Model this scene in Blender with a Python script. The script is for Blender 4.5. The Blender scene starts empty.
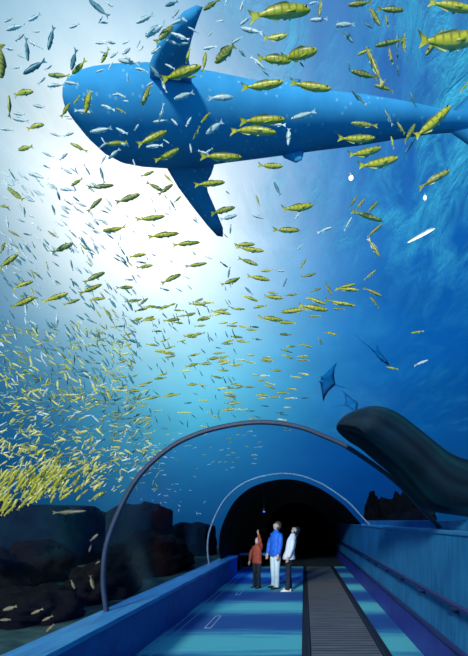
import bpy, bmesh, math, random
from mathutils import Vector, Matrix, noise as mnoise

random.seed(11)
scene = bpy.context.scene
COL = scene.collection
F = 400.0            # focal length in pixels of the 468x656 frame
PX, PY = 304.0, 521.0  # straight-ahead point of the photograph
EYE = 1.75


def at(px, py, Y):
    """world point at distance Y down the tunnel that is seen at (px, py)"""
    return Vector(((px - PX) / F * Y, Y, EYE + (PY - py) / F * Y))


def at_z(px, py, z):
    return at(px, py, (z - EYE) * F / (PY - py))


# ------------------------------------------------------------------ helpers
def link(o, parent=None):
    COL.objects.link(o)
    if parent is not None:
        o.parent = parent
    return o


def tag(o, label=None, cat=None, group=None, kind=None):
    if label:
        o['label'] = label
    if cat:
        o['category'] = cat
    if group:
        o['group'] = group
    if kind:
        o['kind'] = kind
    return o


def empty(name, loc=(0, 0, 0), rz=0):
    o = bpy.data.objects.new(name, None)
    o.empty_display_size = 0.1
    o.location = loc
    o.rotation_euler = (0, 0, rz)
    return link(o)


def obj(name, bm, mats, parent=None, smooth=False):
    me = bpy.data.meshes.new(name)
    bm.normal_update()
    bm.to_mesh(me)
    bm.free()
    if not isinstance(mats, (list, tuple)):
        mats = [mats]
    for m in mats:
        me.materials.append(m)
    if smooth:
        for p in me.polygons:
            p.use_smooth = True
    return link(bpy.data.objects.new(name, me), parent)


def add_box(bm, x0, x1, y0, y1, z0, z1, mi=0):
    vs = [bm.verts.new((x, y, z)) for x in (x0, x1) for y in (y0, y1) for z in (z0, z1)]
    for q in ((0, 1, 3, 2), (4, 6, 7, 5), (0, 4, 5, 1), (2, 3, 7, 6), (0, 2, 6, 4), (1, 5, 7, 3)):
        f = bm.faces.new([vs[i] for i in q])
        f.material_index = mi


def bevel_all(bm, w, seg=2):
    bmesh.ops.bevel(bm, geom=bm.edges[:], offset=w, segments=seg, affect='EDGES', profile=0.6)


def add_prism(bm, prof, y0, y1, closed=True):
    """extrude an x-z outline along y"""
    a = [bm.verts.new((x, y0, z)) for x, z in prof]
    b = [bm.verts.new((x, y1, z)) for x, z in prof]
    n = len(prof)
    for i in range(n if closed else n - 1):
        j = (i + 1) % n
        bm.faces.new((a[i], a[j], b[j], b[i]))
    if closed:
        bm.faces.new(a[::-1])
        bm.faces.new(b)


def add_tube(bm, pts, r, n=8, caps=True, mi=0):
    pts = [Vector(p) for p in pts]
    rings = []
    for i, p in enumerate(pts):
        d = (pts[min(i + 1, len(pts) - 1)] - pts[max(i - 1, 0)]).normalized()
        up = Vector((0, 0, 1)) if abs(d.z) < 0.9 else Vector((0, 1, 0))
        a = d.cross(up).normalized()
        b = a.cross(d)
        rr = r[i] if isinstance(r, (list, tuple)) else r
        rings.append([bm.verts.new(p + (a * math.cos(2 * math.pi * k / n) + b * math.sin(2 * math.pi * k / n)) * rr) for k in range(n)])
    for i in range(len(rings) - 1):
        for k in range(n):
            f = bm.faces.new((rings[i][k], rings[i][(k + 1) % n], rings[i + 1][(k + 1) % n], rings[i + 1][k]))
            f.material_index = mi
    if caps:
        bm.faces.new(rings[0][::-1]).material_index = mi
        bm.faces.new(rings[-1]).material_index = mi


def add_ball(bm, c, rx, ry, rz, u=12, v=8, mat=None, mi=0):
    m = Matrix.Translation(c) @ (mat.to_4x4() if mat else Matrix.Identity(4)) @ Matrix.Diagonal((rx, ry, rz, 1))
    r = bmesh.ops.create_uvsphere(bm, u_segments=u, v_segments=v, radius=1.0, matrix=m)
    fs = set()
    for vv in r['verts']:
        fs.update(vv.link_faces)
    for f in fs:
        f.material_index = mi
    return r['verts']


def catmull(P, per=6):
    out = []
    n = len(P)
    for i in range(n - 1):
        p0, p1, p2, p3 = P[max(i - 1, 0)], P[i], P[i + 1], P[min(i + 2, n - 1)]
        for k in range(per):
            t = k / per
            out.append(tuple(0.5 * ((2 * b) + (-a + c) * t + (2 * a - 5 * b + 4 * c - d) * t * t + (-a + 3 * b - 3 * c + d) * t ** 3)
                             for a, b, c, d in zip(p0, p1, p2, p3)))
    out.append(tuple(P[-1]))
    return out


# ------------------------------------------------------------------ materials
class N:
    """small node helper"""
    def __init__(self, name):
        self.m = bpy.data.materials.new(name)
        self.m.use_nodes = True
        self.t = self.m.node_tree
        self.t.nodes.clear()
        self.out = self.t.nodes.new('ShaderNodeOutputMaterial')

    def n(self, typ, **kw):
        nd = self.t.nodes.new('ShaderNode' + typ)
        for k, v in kw.items():
            if k.startswith('i_'):
                key = k[2:]
                key = int(key) if key.isdigit() else key.replace('_', ' ')
                s = nd.inputs[key]
                if isinstance(v, bpy.types.NodeSocket):
                    self.t.links.new(v, s)
                else:
                    s.default_value = v
            else:
                setattr(nd, k, v)
        return nd

    def ramp(self, fac, stops, interp='LINEAR'):
        nd = self.t.nodes.new('ShaderNodeValToRGB')
        cr = nd.color_ramp
        cr.interpolation = interp
        while len(cr.elements) > 1:
            cr.elements.remove(cr.elements[-1])
        for i, (p, c) in enumerate(stops):
            e = cr.elements[0] if i == 0 else cr.elements.new(p)
            e.position = p
            e.color = (*c, 1) if len(c) == 3 else c
        self.t.links.new(fac, nd.inputs[0])
        return nd.outputs['Color']

    def mix(self, fac, a, b, blend='MIX'):
        nd = self.t.nodes.new('ShaderNodeMix')
        nd.data_type = 'RGBA'
        nd.blend_type = blend
        for s, v in ((nd.inputs[0], fac), (nd.inputs[6], a), (nd.inputs[7], b)):
            if isinstance(v, bpy.types.NodeSocket):
                self.t.links.new(v, s)
            else:
                s.default_value = v if not isinstance(v, tuple) or len(v) == 4 else (*v, 1)
        return nd.outputs[2]

    def math(self, op, a, b=0.0, clamp=False):
        nd = self.t.nodes.new('ShaderNodeMath')
        nd.operation = op
        nd.use_clamp = clamp
        for s, v in ((nd.inputs[0], a), (nd.inputs[1], b)):
            if isinstance(v, bpy.types.NodeSocket):
                self.t.links.new(v, s)
            else:
                s.default_value = v
        return nd.outputs[0]

    def coords(self, scale=(1, 1, 1), rot=(0, 0, 0)):
        tc = self.t.nodes.new('ShaderNodeTexCoord')
        mp = self.t.nodes.new('ShaderNodeMapping')
        mp.inputs['Scale'].default_value = scale
        mp.inputs['Rotation'].default_value = rot
        self.t.links.new(tc.outputs['Object'], mp.inputs['Vector'])
        return mp.outputs[0]

    def noise(self, vec, scale, detail=3, rough=0.55, dist=0.0):
        return self.n('TexNoise', i_Vector=vec, i_Scale=scale, i_Detail=detail, i_Roughness=rough, i_Distortion=dist).outputs['Fac']

    def bsdf(self, color, rough=0.6, metal=0.0, bump=None, bstr=0.3, bdist=0.02, **kw):
        b = self.n('BsdfPrincipled', i_Roughness=rough, i_Metallic=metal, **kw)
        if isinstance(color, bpy.types.NodeSocket):
            self.t.links.new(color, b.inputs['Base Color'])
        else:
            b.inputs['Base Color'].default_value = (*color, 1)
        if bump is not None:
            bn = self.n('Bump', i_Strength=bstr, i_Distance=bdist, i_Height=bump)
            self.t.links.new(bn.outputs[0], b.inputs['Normal'])
        self.t.links.new(b.outputs[0], self.out.inputs['Surface'])
        return b


def plain(name, col, rough=0.6, metal=0.0, var=0.15, scale=8.0, bstr=0.0, spec=0.5):
    """one colour with a little procedural mottling"""
    k = N(name)
    nz = k.noise(k.coords(), scale)
    c = k.ramp(nz, [(0.3, tuple(v * (1 - var) for v in col)), (0.7, tuple(min(1, v * (1 + var)) for v in col))])
    k.bsdf(c, rough, metal, bump=nz if bstr else None, bstr=bstr, i_Specular_IOR_Level=spec)
    return k.m


def mat_fish(name, back, flank, belly, stripe, freq, stripe_amt):
    k = N(name)
    co = k.coords()
    sp = k.n('SeparateXYZ', i_Vector=co)
    nz = k.noise(co, 9.0, 3)
    z = k.math('ADD', k.math('MULTIPLY', sp.outputs[2], 5.4), 0.5)
    z = k.math('ADD', z, k.math('MULTIPLY', k.math('SUBTRACT', nz, 0.5), 0.35), True)
    base = k.ramp(z, [(0.05, belly), (0.32, flank), (0.58, flank), (0.88, back)])
    w = k.math('SINE', k.math('MULTIPLY', k.math('ADD', sp.outputs[0], k.math('MULTIPLY', nz, 0.03)), freq))
    w = k.ramp(w, [(0.35, (0, 0, 0)), (0.85, (1, 1, 1))])
    up = k.ramp(z, [(0.25, (0, 0, 0)), (0.6, (1, 1, 1))])
    f = k.math('MULTIPLY', k.math('MULTIPLY', w, up), stripe_amt)
    c = k.mix(f, base, stripe)
    k.bsdf(c, 0.38, 0.0, bump=nz, bstr=0.15, bdist=0.01)
    return k.m


M = {}
M['gold'] = mat_fish('yellow_striped_skin', (0.12, 0.13, 0.015), (0.60, 0.55, 0.03), (0.76, 0.74, 0.30), (0.13, 0.14, 0.015), 52.0, 0.7)
M['olive'] = mat_fish('olive_skin', (0.10, 0.13, 0.03), (0.38, 0.38, 0.06), (0.62, 0.62, 0.28), (0.05, 0.07, 0.02), 48.0, 0.7)
M['silver'] = mat_fish('silver_skin', (0.30, 0.42, 0.40), (0.72, 0.80, 0.78), (0.85, 0.88, 0.84), (0.45, 0.5, 0.3), 44.0, 0.25)
M['teal'] = mat_fish('teal_skin', (0.03, 0.13, 0.17), (0.09, 0.27, 0.31), (0.32, 0.48, 0.48), (0.04, 0.10, 0.12), 40.0, 0.4)
M['brown'] = mat_fish('brown_skin', (0.12, 0.10, 0.06), (0.24, 0.21, 0.13), (0.34, 0.31, 0.22), (0.15, 0.12, 0.08), 30.0, 0.5)
M['eye'] = plain('dark_eye', (0.01, 0.01, 0.012), 0.15, var=0.05)
M['hoop_dark'] = plain('navy_coated_metal', (0.02, 0.04, 0.09), 0.5, 0.0, spec=0.25)
M['hoop_pale'] = plain('pale_metal', (0.30, 0.36, 0.42), 0.4, 0.3)
M['black'] = plain('black_rubber', (0.008, 0.009, 0.012), 0.6)
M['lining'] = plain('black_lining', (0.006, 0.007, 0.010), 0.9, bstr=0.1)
M['rail'] = plain('dark_violet_rail', (0.035, 0.035, 0.16), 0.35)
M['bracket'] = plain('bracket_metal', (0.03, 0.05, 0.12), 0.3, 0.5)
M['violet'] = plain('violet_blue_panel', (0.03, 0.05, 0.32), 0.5, scale=3)
M['line'] = plain('pale_floor_line', (0.36, 0.52, 0.66), 0.5)


def mat_wall(name, lo, hi, sc=(2, 0.6, 6), rot=(0, 0, 0)):
    k = N(name)
    a = k.noise(k.coords(sc, rot), 3.0, 5, 0.65)
    b = k.noise(k.coords(), 1.2, 2)
    c = k.ramp(k.math('ADD', k.math('MULTIPLY', a, 0.65), k.math('MULTIPLY', b, 0.35)), [(0.36, lo), (0.62, hi)])
    k.bsdf(c, 0.55, bump=a, bstr=0.12)
    return k.m


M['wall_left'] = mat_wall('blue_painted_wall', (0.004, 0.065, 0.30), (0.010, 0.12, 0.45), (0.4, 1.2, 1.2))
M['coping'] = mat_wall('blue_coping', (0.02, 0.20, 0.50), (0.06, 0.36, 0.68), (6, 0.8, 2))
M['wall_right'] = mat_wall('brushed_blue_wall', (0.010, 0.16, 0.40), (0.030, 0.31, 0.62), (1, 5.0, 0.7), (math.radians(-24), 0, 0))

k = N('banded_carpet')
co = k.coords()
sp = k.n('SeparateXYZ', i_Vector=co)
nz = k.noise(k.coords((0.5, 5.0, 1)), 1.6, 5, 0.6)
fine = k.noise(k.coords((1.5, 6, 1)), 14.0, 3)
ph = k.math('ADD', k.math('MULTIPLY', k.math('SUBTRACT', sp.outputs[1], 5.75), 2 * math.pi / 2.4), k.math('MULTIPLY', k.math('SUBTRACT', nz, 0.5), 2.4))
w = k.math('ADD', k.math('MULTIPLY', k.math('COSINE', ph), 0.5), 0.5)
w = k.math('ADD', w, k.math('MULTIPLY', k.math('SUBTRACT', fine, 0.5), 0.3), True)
c = k.ramp(w, [(0.22, (0.006, 0.085, 0.33)), (0.5, (0.02, 0.20, 0.44)), (0.9, (0.10, 0.56, 0.62))])  # wide cyan bands across the floor, put into its base colour
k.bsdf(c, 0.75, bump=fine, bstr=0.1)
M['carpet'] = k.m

k = N('ribbed_belt')
co = k.coords()
sp = k.n('SeparateXYZ', i_Vector=co)
rib = k.math('ADD', k.math('MULTIPLY', k.math('SINE', k.math('MULTIPLY', sp.outputs[1], 2 * math.pi / 0.11)), 0.5), 0.5)
nz = k.noise(k.coords((0.6, 6, 1)), 2.4, 4, 0.6)
c = k.ramp(k.math('ADD', k.math('MULTIPLY', rib, 0.35), k.math('MULTIPLY', nz, 0.65)), [(0.3, (0.04, 0.045, 0.05)), (0.72, (0.19, 0.20, 0.21))])
k.bsdf(c, 0.55, bump=rib, bstr=0.4, bdist=0.01)
M['belt'] = k.m

# clear acrylic: see-through, mirrors a little more at grazing angles
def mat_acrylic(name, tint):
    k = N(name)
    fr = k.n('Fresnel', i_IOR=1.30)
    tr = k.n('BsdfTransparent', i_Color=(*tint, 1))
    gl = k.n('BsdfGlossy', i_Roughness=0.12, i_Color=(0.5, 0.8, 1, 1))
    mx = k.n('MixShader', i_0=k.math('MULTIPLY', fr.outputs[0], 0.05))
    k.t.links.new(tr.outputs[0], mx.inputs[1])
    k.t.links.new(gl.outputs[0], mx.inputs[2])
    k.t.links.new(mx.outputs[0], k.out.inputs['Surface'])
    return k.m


M['acrylic'] = mat_acrylic('clear_acrylic', (0.93, 0.97, 0.99))
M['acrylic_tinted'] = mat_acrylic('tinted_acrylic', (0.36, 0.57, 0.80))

# rippled water surface seen from below
k = N('rippled_water')
co = k.coords((1, 1, 1), (0, 0, math.radians(28)))
sw = k.coords((1.15, 0.42, 1), (0, 0, math.radians(-30)))
a = k.noise(sw, 1.6, 6, 0.62, 1.2)
b = k.noise(co, 0.35, 3, 0.5)
r = k.ramp(a, [(0.42, (0, 0, 0)), (0.56, (0.5, 0.5, 0.5)), (0.72, (1, 1, 1))])
patch = k.ramp(b, [(0.35, (0.25, 0.25, 0.25)), (0.65, (1, 1, 1))])
ripple_fade = k.n('MapRange', interpolation_type='SMOOTHSTEP', i_0=k.n('SeparateXYZ', i_Vector=k.coords()).outputs[1], i_1=8.0, i_2=16.0, i_3=1.0, i_4=0.12).outputs[0]  # distance haze put into the surface mix: ripples weaken far off
side = k.n('MapRange', interpolation_type='SMOOTHSTEP', i_0=k.n('SeparateXYZ', i_Vector=k.coords()).outputs[0], i_1=-2.5, i_2=1.0, i_3=0.10, i_4=1.0).outputs[0]  # ripples weakened on the left, where the glow would hide them
ripple_fade = k.math('MULTIPLY', ripple_fade, side)
broad = k.ramp(k.noise(k.coords((1.2, 0.5, 1), (0, 0, math.radians(-42))), 0.55, 5, 0.6, 1.0), [(0.50, (0, 0, 0)), (0.62, (0.6, 0.6, 0.6)), (0.70, (1, 1, 1))])
fac = k.math('MULTIPLY', k.math('ADD', k.math('MULTIPLY', k.math('MULTIPLY', r, patch), 0.75), k.math('MULTIPLY', broad, 0.75), True), ripple_fade)
tl = k.n('BsdfTranslucent', i_Color=(0.10, 0.78, 0.98, 1))
bn = k.n('Bump', i_Strength=0.9, i_Distance=0.3, i_Height=a)
k.t.links.new(bn.outputs[0], tl.inputs['Normal'])
tint = k.ramp(k.noise(sw, 0.8, 5, 0.6, 1.5), [(0.36, (0.66, 0.82, 0.90)), (0.58, (0.97, 0.99, 1))])  # dark streaks of refraction put into the tint colour
tint = k.mix(ripple_fade, (0.9, 0.96, 0.98), tint)
tr = k.n('BsdfTransparent', i_Color=tint)
mx = k.n('MixShader', i_0=fac)
k.t.links.new(tr.outputs[0], mx.inputs[1])
k.t.links.new(tl.outputs[0], mx.inputs[2])
k.t.links.new(mx.outputs[0], k.out.inputs['Surface'])
M['water'] = k.m

k = N('spotted_shark_skin')
co = k.coords()
vor = k.n('TexVoronoi', i_Vector=co, i_Scale=9.5, i_Randomness=0.8)
spot = k.ramp(vor.outputs['Distance'], [(0.10, (1, 1, 1)), (0.22, (0, 0, 0))])
bars = k.n('TexWave', i_Vector=co, i_Scale=1.6, i_Distortion=1.5, i_Detail=2.0)
nz = k.noise(co, 2.2, 4)
base = k.ramp(nz, [(0.3, (0.04, 0.30, 0.58)), (0.7, (0.065, 0.40, 0.74))])
base = k.mix(k.math('MULTIPLY', bars.outputs['Fac'], 0.25), base, (0.06, 0.36, 0.66))
c = k.mix(k.math('MULTIPLY', spot, 0.5), base, (0.35, 0.68, 0.85))
k.bsdf(c, 0.8, i_Specular_IOR_Level=0.1, bump=nz, bstr=0.1)
M['shark'] = k.m


def mat_rock(name, lo, hi, scale=2.0, bstr=0.8):
    k = N(name)
    a = k.noise(k.coords(), scale, 8, 0.65, 0.4)
    v = k.n('TexVoronoi', i_Vector=k.coords(), i_Scale=scale * 1.7)
    c = k.ramp(a, [(0.32, lo), (0.70, hi)])
    k.bsdf(c, 0.9, i_Specular_IOR_Level=0.08, bump=k.math('ADD', a, k.math('MULTIPLY', v.outputs['Distance'], 0.4)), bstr=bstr, bdist=0.1)
    return k.m


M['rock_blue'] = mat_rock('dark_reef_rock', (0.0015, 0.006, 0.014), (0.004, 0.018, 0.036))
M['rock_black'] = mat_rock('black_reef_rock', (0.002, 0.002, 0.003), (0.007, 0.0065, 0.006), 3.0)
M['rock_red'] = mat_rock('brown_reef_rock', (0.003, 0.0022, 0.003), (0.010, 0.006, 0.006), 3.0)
M['sand'] = mat_rock('tank_sand', (0.012, 0.045, 0.05), (0.07, 0.14, 0.12), 2.5, 0.3)
M['manta'] = plain('manta_haze_blue', (0.003, 0.13, 0.36), 1.0, var=0.3, scale=2, spec=0.0)  # distance haze of the water put into the body colour
M['manta_edge'] = plain('manta_pale_edge', (0.25, 0.5, 0.7), 0.6)

k = N('ridged_rock')
co = k.coords((1, 1, 1))
sp = k.n('SeparateXYZ', i_Vector=co)
bd = k.n('Attribute', attribute_name='band')
b = k.noise(co, 3, 2, 0.5)
a = k.n('TexNoise', noise_dimensions='1D', i_W=k.math('ADD', bd.outputs['Fac'], k.math('MULTIPLY', b, 0.012)), i_Scale=7.0, i_Detail=1.0).outputs['Fac']
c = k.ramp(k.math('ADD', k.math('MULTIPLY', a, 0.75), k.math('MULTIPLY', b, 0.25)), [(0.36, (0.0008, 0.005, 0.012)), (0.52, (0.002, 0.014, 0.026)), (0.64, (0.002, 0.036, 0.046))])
k.bsdf(c, 0.8, bump=b, bstr=0.04, bdist=0.01, i_Specular_IOR_Level=0.08)
M['ridge'] = k.m

M['skin'] = plain('skin', (0.62, 0.40, 0.29), 0.5, var=0.06)
M['lips'] = plain('lips', (0.45, 0.18, 0.15), 0.5, var=0.05)
M['hair_grey'] = plain('grey_hair', (0.32, 0.29, 0.27), 0.7, var=0.3, scale=60)
M['hair_brown'] = plain('brown_hair', (0.10, 0.05, 0.03), 0.6, var=0.3, scale=60)
M['hair_dark'] = plain('dark_hair', (0.012, 0.012, 0.014), 0.5, var=0.3, scale=60)
M['jacket_red'] = plain('rust_red_fabric', (0.36, 0.055, 0.025), 0.8, var=0.25, scale=14, bstr=0.2)
M['jacket_blue'] = plain('bright_blue_fabric', (0.012, 0.13, 0.60), 0.7, var=0.25, scale=10, bstr=0.2)
M['jacket_white'] = plain('white_fabric', (0.80, 0.78, 0.80), 0.8, var=0.08, scale=10, bstr=0.2)
M['trouser_white'] = plain('off_white_trousers', (0.66, 0.72, 0.72), 0.8, var=0.08, scale=10, bstr=0.2)
M['trouser_black'] = plain('black_trousers', (0.010, 0.011, 0.016), 0.8, var=0.2, scale=10, bstr=0.2)
M['trouser_navy'] = plain('dark_navy_trousers', (0.008, 0.012, 0.035), 0.8, var=0.2, scale=10, bstr=0.2)
M['shoe_black'] = plain('black_leather', (0.01, 0.01, 0.01), 0.35)
M['shoe_white'] = plain('white_leather', (0.75, 0.75, 0.72), 0.4)
M['lamp_body'] = plain('lamp_housing', (0.02, 0.02, 0.03), 0.4)


def mat_emit(name, col, s):
    k = N(name)
    e = k.n('Emission', i_Color=(*col, 1), i_Strength=s)
    k.t.links.new(e.outputs[0], k.out.inputs['Surface'])
    return k.m


M['blue_glow'] = mat_emit('blue_lamp_glow', (0.05, 0.16, 1.0), 3.0)
M['glint_glow'] = mat_emit('warm_glint_glow', (1.0, 0.93, 0.75), 3.0)  # glow of the glint bodies over the water, not a lamp

# ------------------------------------------------------------------ world: the lit water all round
w = bpy.data.worlds.new('water_light')
scene.world = w
w.use_nodes = True
t = w.node_tree
t.nodes.clear()


def wn(typ, **kw):
    nd = t.nodes.new('ShaderNode' + typ)
    for k_, v in kw.items():
        setattr(nd, k_, v)
    return nd


tc = wn('TexCoord')
DIR = tc.outputs['Generated']


def wmath(op, a, b=0.0, clamp=False):
    nd = wn('Math', operation=op, use_clamp=clamp)
    for s, v in ((nd.inputs[0], a), (nd.inputs[1], b)):
        if isinstance(v, bpy.types.NodeSocket):
            t.links.new(v, s)
        else:
            s.default_value = v
    return nd.outputs[0]


def lobe(px, py, kk):
    d = Vector(((px - PX) / F, 1, (PY - py) / F)).normalized()
    nd = wn('VectorMath', operation='DOT_PRODUCT')
    t.links.new(DIR, nd.inputs[0])
    nd.inputs[1].default_value = d
    e = wmath('MULTIPLY', wmath('SUBTRACT', nd.outputs['Value'], 1.0), kk)
    return wmath('EXPONENT', e)


def scaled(col, fac):
    nd = wn('VectorMath', operation='SCALE')
    nd.inputs[0].default_value = col
    t.links.new(fac, nd.inputs['Scale'])
    return nd.outputs[0]


def vadd(a, b):
    nd = wn('VectorMath', operation='ADD')
    t.links.new(a, nd.inputs[0])
    t.links.new(b, nd.inputs[1])
    return nd.outputs[0]


sx = wn('SeparateXYZ')
t.links.new(DIR, sx.inputs[0])
elev = wn('MapRange', interpolation_type='SMOOTHSTEP')
t.links.new(sx.outputs[2], elev.inputs[0])
elev.inputs[1].default_value = -0.15
elev.inputs[2].default_value = 0.55
zen = wmath('EXPONENT', wmath('MULTIPLY', wmath('SUBTRACT', sx.outputs[2], 1.0), 12.0))
back = wmath('EXPONENT', wmath('MULTIPLY', wmath('ADD', wmath('ADD', wmath('MULTIPLY', sx.outputs[1], 0.92), wmath('MULTIPLY', sx.outputs[2], 0.38)), 1.0), -2.2))  # added blue fill from behind, brightens the shark and fish
lob = [((0.7, 0.8, 0.9), zen), ((0.06, 0.55, 1.0), back),
       ((1.7, 0.60, 0.25), lobe(145, 205, 46)), ((0.05, 0.80, 0.70), lobe(142, 195, 27)),
       ((0.06, 0.37, 0.34), lobe(200, 375, 34)), ((0.0, 0.11, 0.42), lobe(300, 250, 5))]
tot = scaled((0.0, 0.006, 0.06), elev.outputs[0])
for c_, f_ in lob:
    tot = vadd(tot, scaled(c_, f_))
nz = wn('TexNoise')
mp = wn('Mapping')
mp.inputs['Scale'].default_value = (2.0, 2.0, 5.0)
mp.inputs['Rotation'].default_value = (0.3, 0.5, 0.2)
t.links.new(DIR, mp.inputs[0])
t.links.new(mp.outputs[0], nz.inputs['Vector'])
nz.inputs['Scale'].default_value = 2.2
nz.inputs['Detail'].default_value = 4
sc_ = wn('VectorMath', operation='SCALE')
t.links.new(tot, sc_.inputs[0])
t.links.new(wmath('ADD', 0.72, wmath('MULTIPLY', nz.outputs['Fac'], 0.56)), sc_.inputs['Scale'])
bg0 = wn('VectorMath', operation='ADD')
t.links.new(sc_.outputs[0], bg0.inputs[0])
bg0.inputs[1].default_value = (0.0, 0.008, 0.03)
bg = wn('Background')
t.links.new(bg0.outputs[0], bg.inputs['Color'])
bg.inputs['Strength'].default_value = 1.0
wo = wn('OutputWorld')
t.links.new(bg.outputs[0], wo.inputs['Surface'])

# ------------------------------------------------------------------ camera
cam = bpy.data.cameras.new('camera')
cam.sensor_fit = 'VERTICAL'
cam.sensor_height = 36.0
cam.lens = F / 656 * 36
cam.shift_x = -(PX - 234) / 656
cam.shift_y = (PY - 328) / 656
cam.clip_start = 0.05
co_ = link(bpy.data.objects.new('camera', cam))
co_.location = (0, 0, EYE)
co_.rotation_euler = (math.pi / 2, 0, 0)
scene.camera = co_

# ------------------------------------------------------------------ lights
sun = bpy.data.lights.new('daylight', 'SUN')
sun.energy = 3.6
sun.angle = math.radians(6)
sun.color = (1.0, 0.97, 0.88)
so = link(bpy.data.objects.new('daylight', sun))
so.rotation_euler = Vector((0.24, 0.88, -0.36)).to_track_quat('-Z', 'Y').to_euler()

spt = bpy.data.lights.new('people_fill', 'SPOT')  # added warm spot without a fixture, brightens the people
spt.energy = 650
spt.color = (1.0, 0.95, 0.88)
spt.spot_size = math.radians(17)
spt.spot_blend = 0.9
spt.shadow_soft_size = 0.06
spo = link(bpy.data.objects.new('people_fill', spt))
spo.location = (-1.2, 4.9, 2.75)
spo.rotation_euler = (Vector((-0.78, 10.3, 1.05)) - Vector(spo.location)).to_track_quat('-Z', 'Y').to_euler()

scene.view_settings.view_transform = 'Standard'
scene.view_settings.look = 'None'
scene.view_settings.exposure = 0.0
scene.view_settings.gamma = 1.0
scene.view_settings.use_curve_mapping = False

# ------------------------------------------------------------------ the tunnel
PROF = catmull([(-2.47, 0.62), (-2.51, 1.05), (-2.44, 1.55), (-2.13, 2.22), (-1.73, 2.63), (-1.33, 2.84), (-0.9, 2.95), (-0.5, 2.985),
                (-0.08, 2.93), (0.25, 2.81), (0.58, 2.65), (1.14, 2.25), (1.50, 1.87), (1.70, 1.66)], 5)
Y0, Y1, Y2, Y3 = -2.2, 5.0, 10.4, 11.8


def shell_radius_ok(p, pad=0.25):
    """True when p is outside the tunnel (or past its end)"""
    if p.y > 16 or p.y < -2:
        return True
    v = Vector((p.x + 0.45, p.z - 0.95))
    return v.length > 2.15 + pad


def window(name, y0, y1, mat):
    bm = bmesh.new()
    ny = 4
    rows = []
    for j in range(ny + 1):
        y = y0 + (y1 - y0) * j / ny
        rows.append([bm.verts.new((x, y, z)) for x, z in PROF])
    for j in range(ny):
        for i in range(len(PROF) - 1):
            bm.faces.new((rows[j][i], rows[j][i + 1], rows[j + 1][i + 1], rows[j + 1][i]))
    o = obj(name, bm, mat, smooth=True)
    return tag(o, kind='structure')


window('window_1', Y0, Y1 - 0.04, M['acrylic'])
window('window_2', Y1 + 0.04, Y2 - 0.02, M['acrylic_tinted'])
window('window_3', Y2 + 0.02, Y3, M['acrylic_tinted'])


def hoop(y, r, mat, label, depth=None):
    bm = bmesh.new()
    n = len(PROF)
    cen = Vector((-0.45, 0.95))
    rings = []
    d = depth or r
    for x, z in PROF:
        v = Vector((x, z)) - cen
        v.normalize()
        prof = ((-1, -0.6), (-0.6, -1), (0.6, -1), (1, -0.6), (1, 0.6), (0.6, 1), (-0.6, 1), (-1, 0.6))
        rings.append([bm.verts.new((x + v.x * a * r, y + b * d, z + v.y * a * r)) for a, b in prof])
    for i in range(n - 1):
        for q in range(8):
            bm.faces.new((rings[i][q], rings[i][(q + 1) % 8], rings[i + 1][(q + 1) % 8], rings[i + 1][q]))
    bm.faces.new(rings[0][::-1])
    bm.faces.new(rings[-1])
    root = obj('tunnel_hoop', bm, mat, smooth=False)
    return tag(root, label, 'hoop')


hoop(Y1, 0.027, M['hoop_dark'], 'large dark navy hoop arching over the near tunnel mouth')
hoop(Y2, 0.020, M['hoop_pale'], 'smaller thin grey hoop around the dark far end of tunnel')

# far dark tunnel
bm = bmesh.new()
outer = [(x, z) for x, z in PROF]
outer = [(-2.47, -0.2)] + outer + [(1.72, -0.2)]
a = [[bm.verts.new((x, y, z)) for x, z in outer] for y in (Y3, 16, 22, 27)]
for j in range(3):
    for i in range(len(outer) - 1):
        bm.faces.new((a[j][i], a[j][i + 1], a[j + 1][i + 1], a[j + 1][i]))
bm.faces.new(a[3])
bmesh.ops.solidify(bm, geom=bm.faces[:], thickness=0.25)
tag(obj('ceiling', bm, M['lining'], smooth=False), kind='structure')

# floor
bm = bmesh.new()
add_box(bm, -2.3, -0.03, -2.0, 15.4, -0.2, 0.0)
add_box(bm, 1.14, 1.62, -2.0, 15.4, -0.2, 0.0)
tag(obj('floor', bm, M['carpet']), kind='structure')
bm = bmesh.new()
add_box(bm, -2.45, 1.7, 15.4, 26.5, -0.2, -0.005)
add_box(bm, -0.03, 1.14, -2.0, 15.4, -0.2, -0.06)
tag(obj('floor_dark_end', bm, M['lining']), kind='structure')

# left wall with lit coping
bm = bmesh.new()
add_prism(bm, [(-2.2, 0.0), (-2.2, 0.56), (-2.6, 0.56), (-2.6, -0.2), (-2.2, -0.2)], -2.0, 13.2)
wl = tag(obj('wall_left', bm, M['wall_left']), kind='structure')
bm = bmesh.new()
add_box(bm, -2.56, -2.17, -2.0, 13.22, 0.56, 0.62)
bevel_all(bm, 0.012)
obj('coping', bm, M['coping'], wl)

# right wall: tall face, ledge, violet skirt
bm = bmesh.new()
add_prism(bm, [(1.60, 0.42), (1.60, 1.60), (2.3, 1.60), (2.3, 0.0), (1.66, 0.0), (1.66, 0.42)], -2.0, 20.0)
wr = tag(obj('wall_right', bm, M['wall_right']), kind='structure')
bm = bmesh.new()
add_box(bm, 1.585, 2.3, -2.0, 20.02, 1.60, 1.645)
bevel_all(bm, 0.01)
obj('coping', bm, M['coping'], wr)
bm = bmesh.new()
add_box(bm, 1.75, 2.3, -2.0, 11.7, 1.646, 1.76)
bevel_all(bm, 0.01)
obj('ledge', bm, M['wall_right'], wr)
bm = bmesh.new()
add_prism(bm, [(1.56, 0.0), (1.60, 0.40), (1.659, 0.40), (1.659, 0.0)], -2.0, 20.0)
obj('skirt', bm, M['violet'], wr)
bm = bmesh.new()
add_box(bm, 1.555, 1.60, -2.0, 20.0, 0.40, 0.445)
bevel_all(bm, 0.01)
tag(obj('trim_1', bm, M['rail']), kind='structure')

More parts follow.
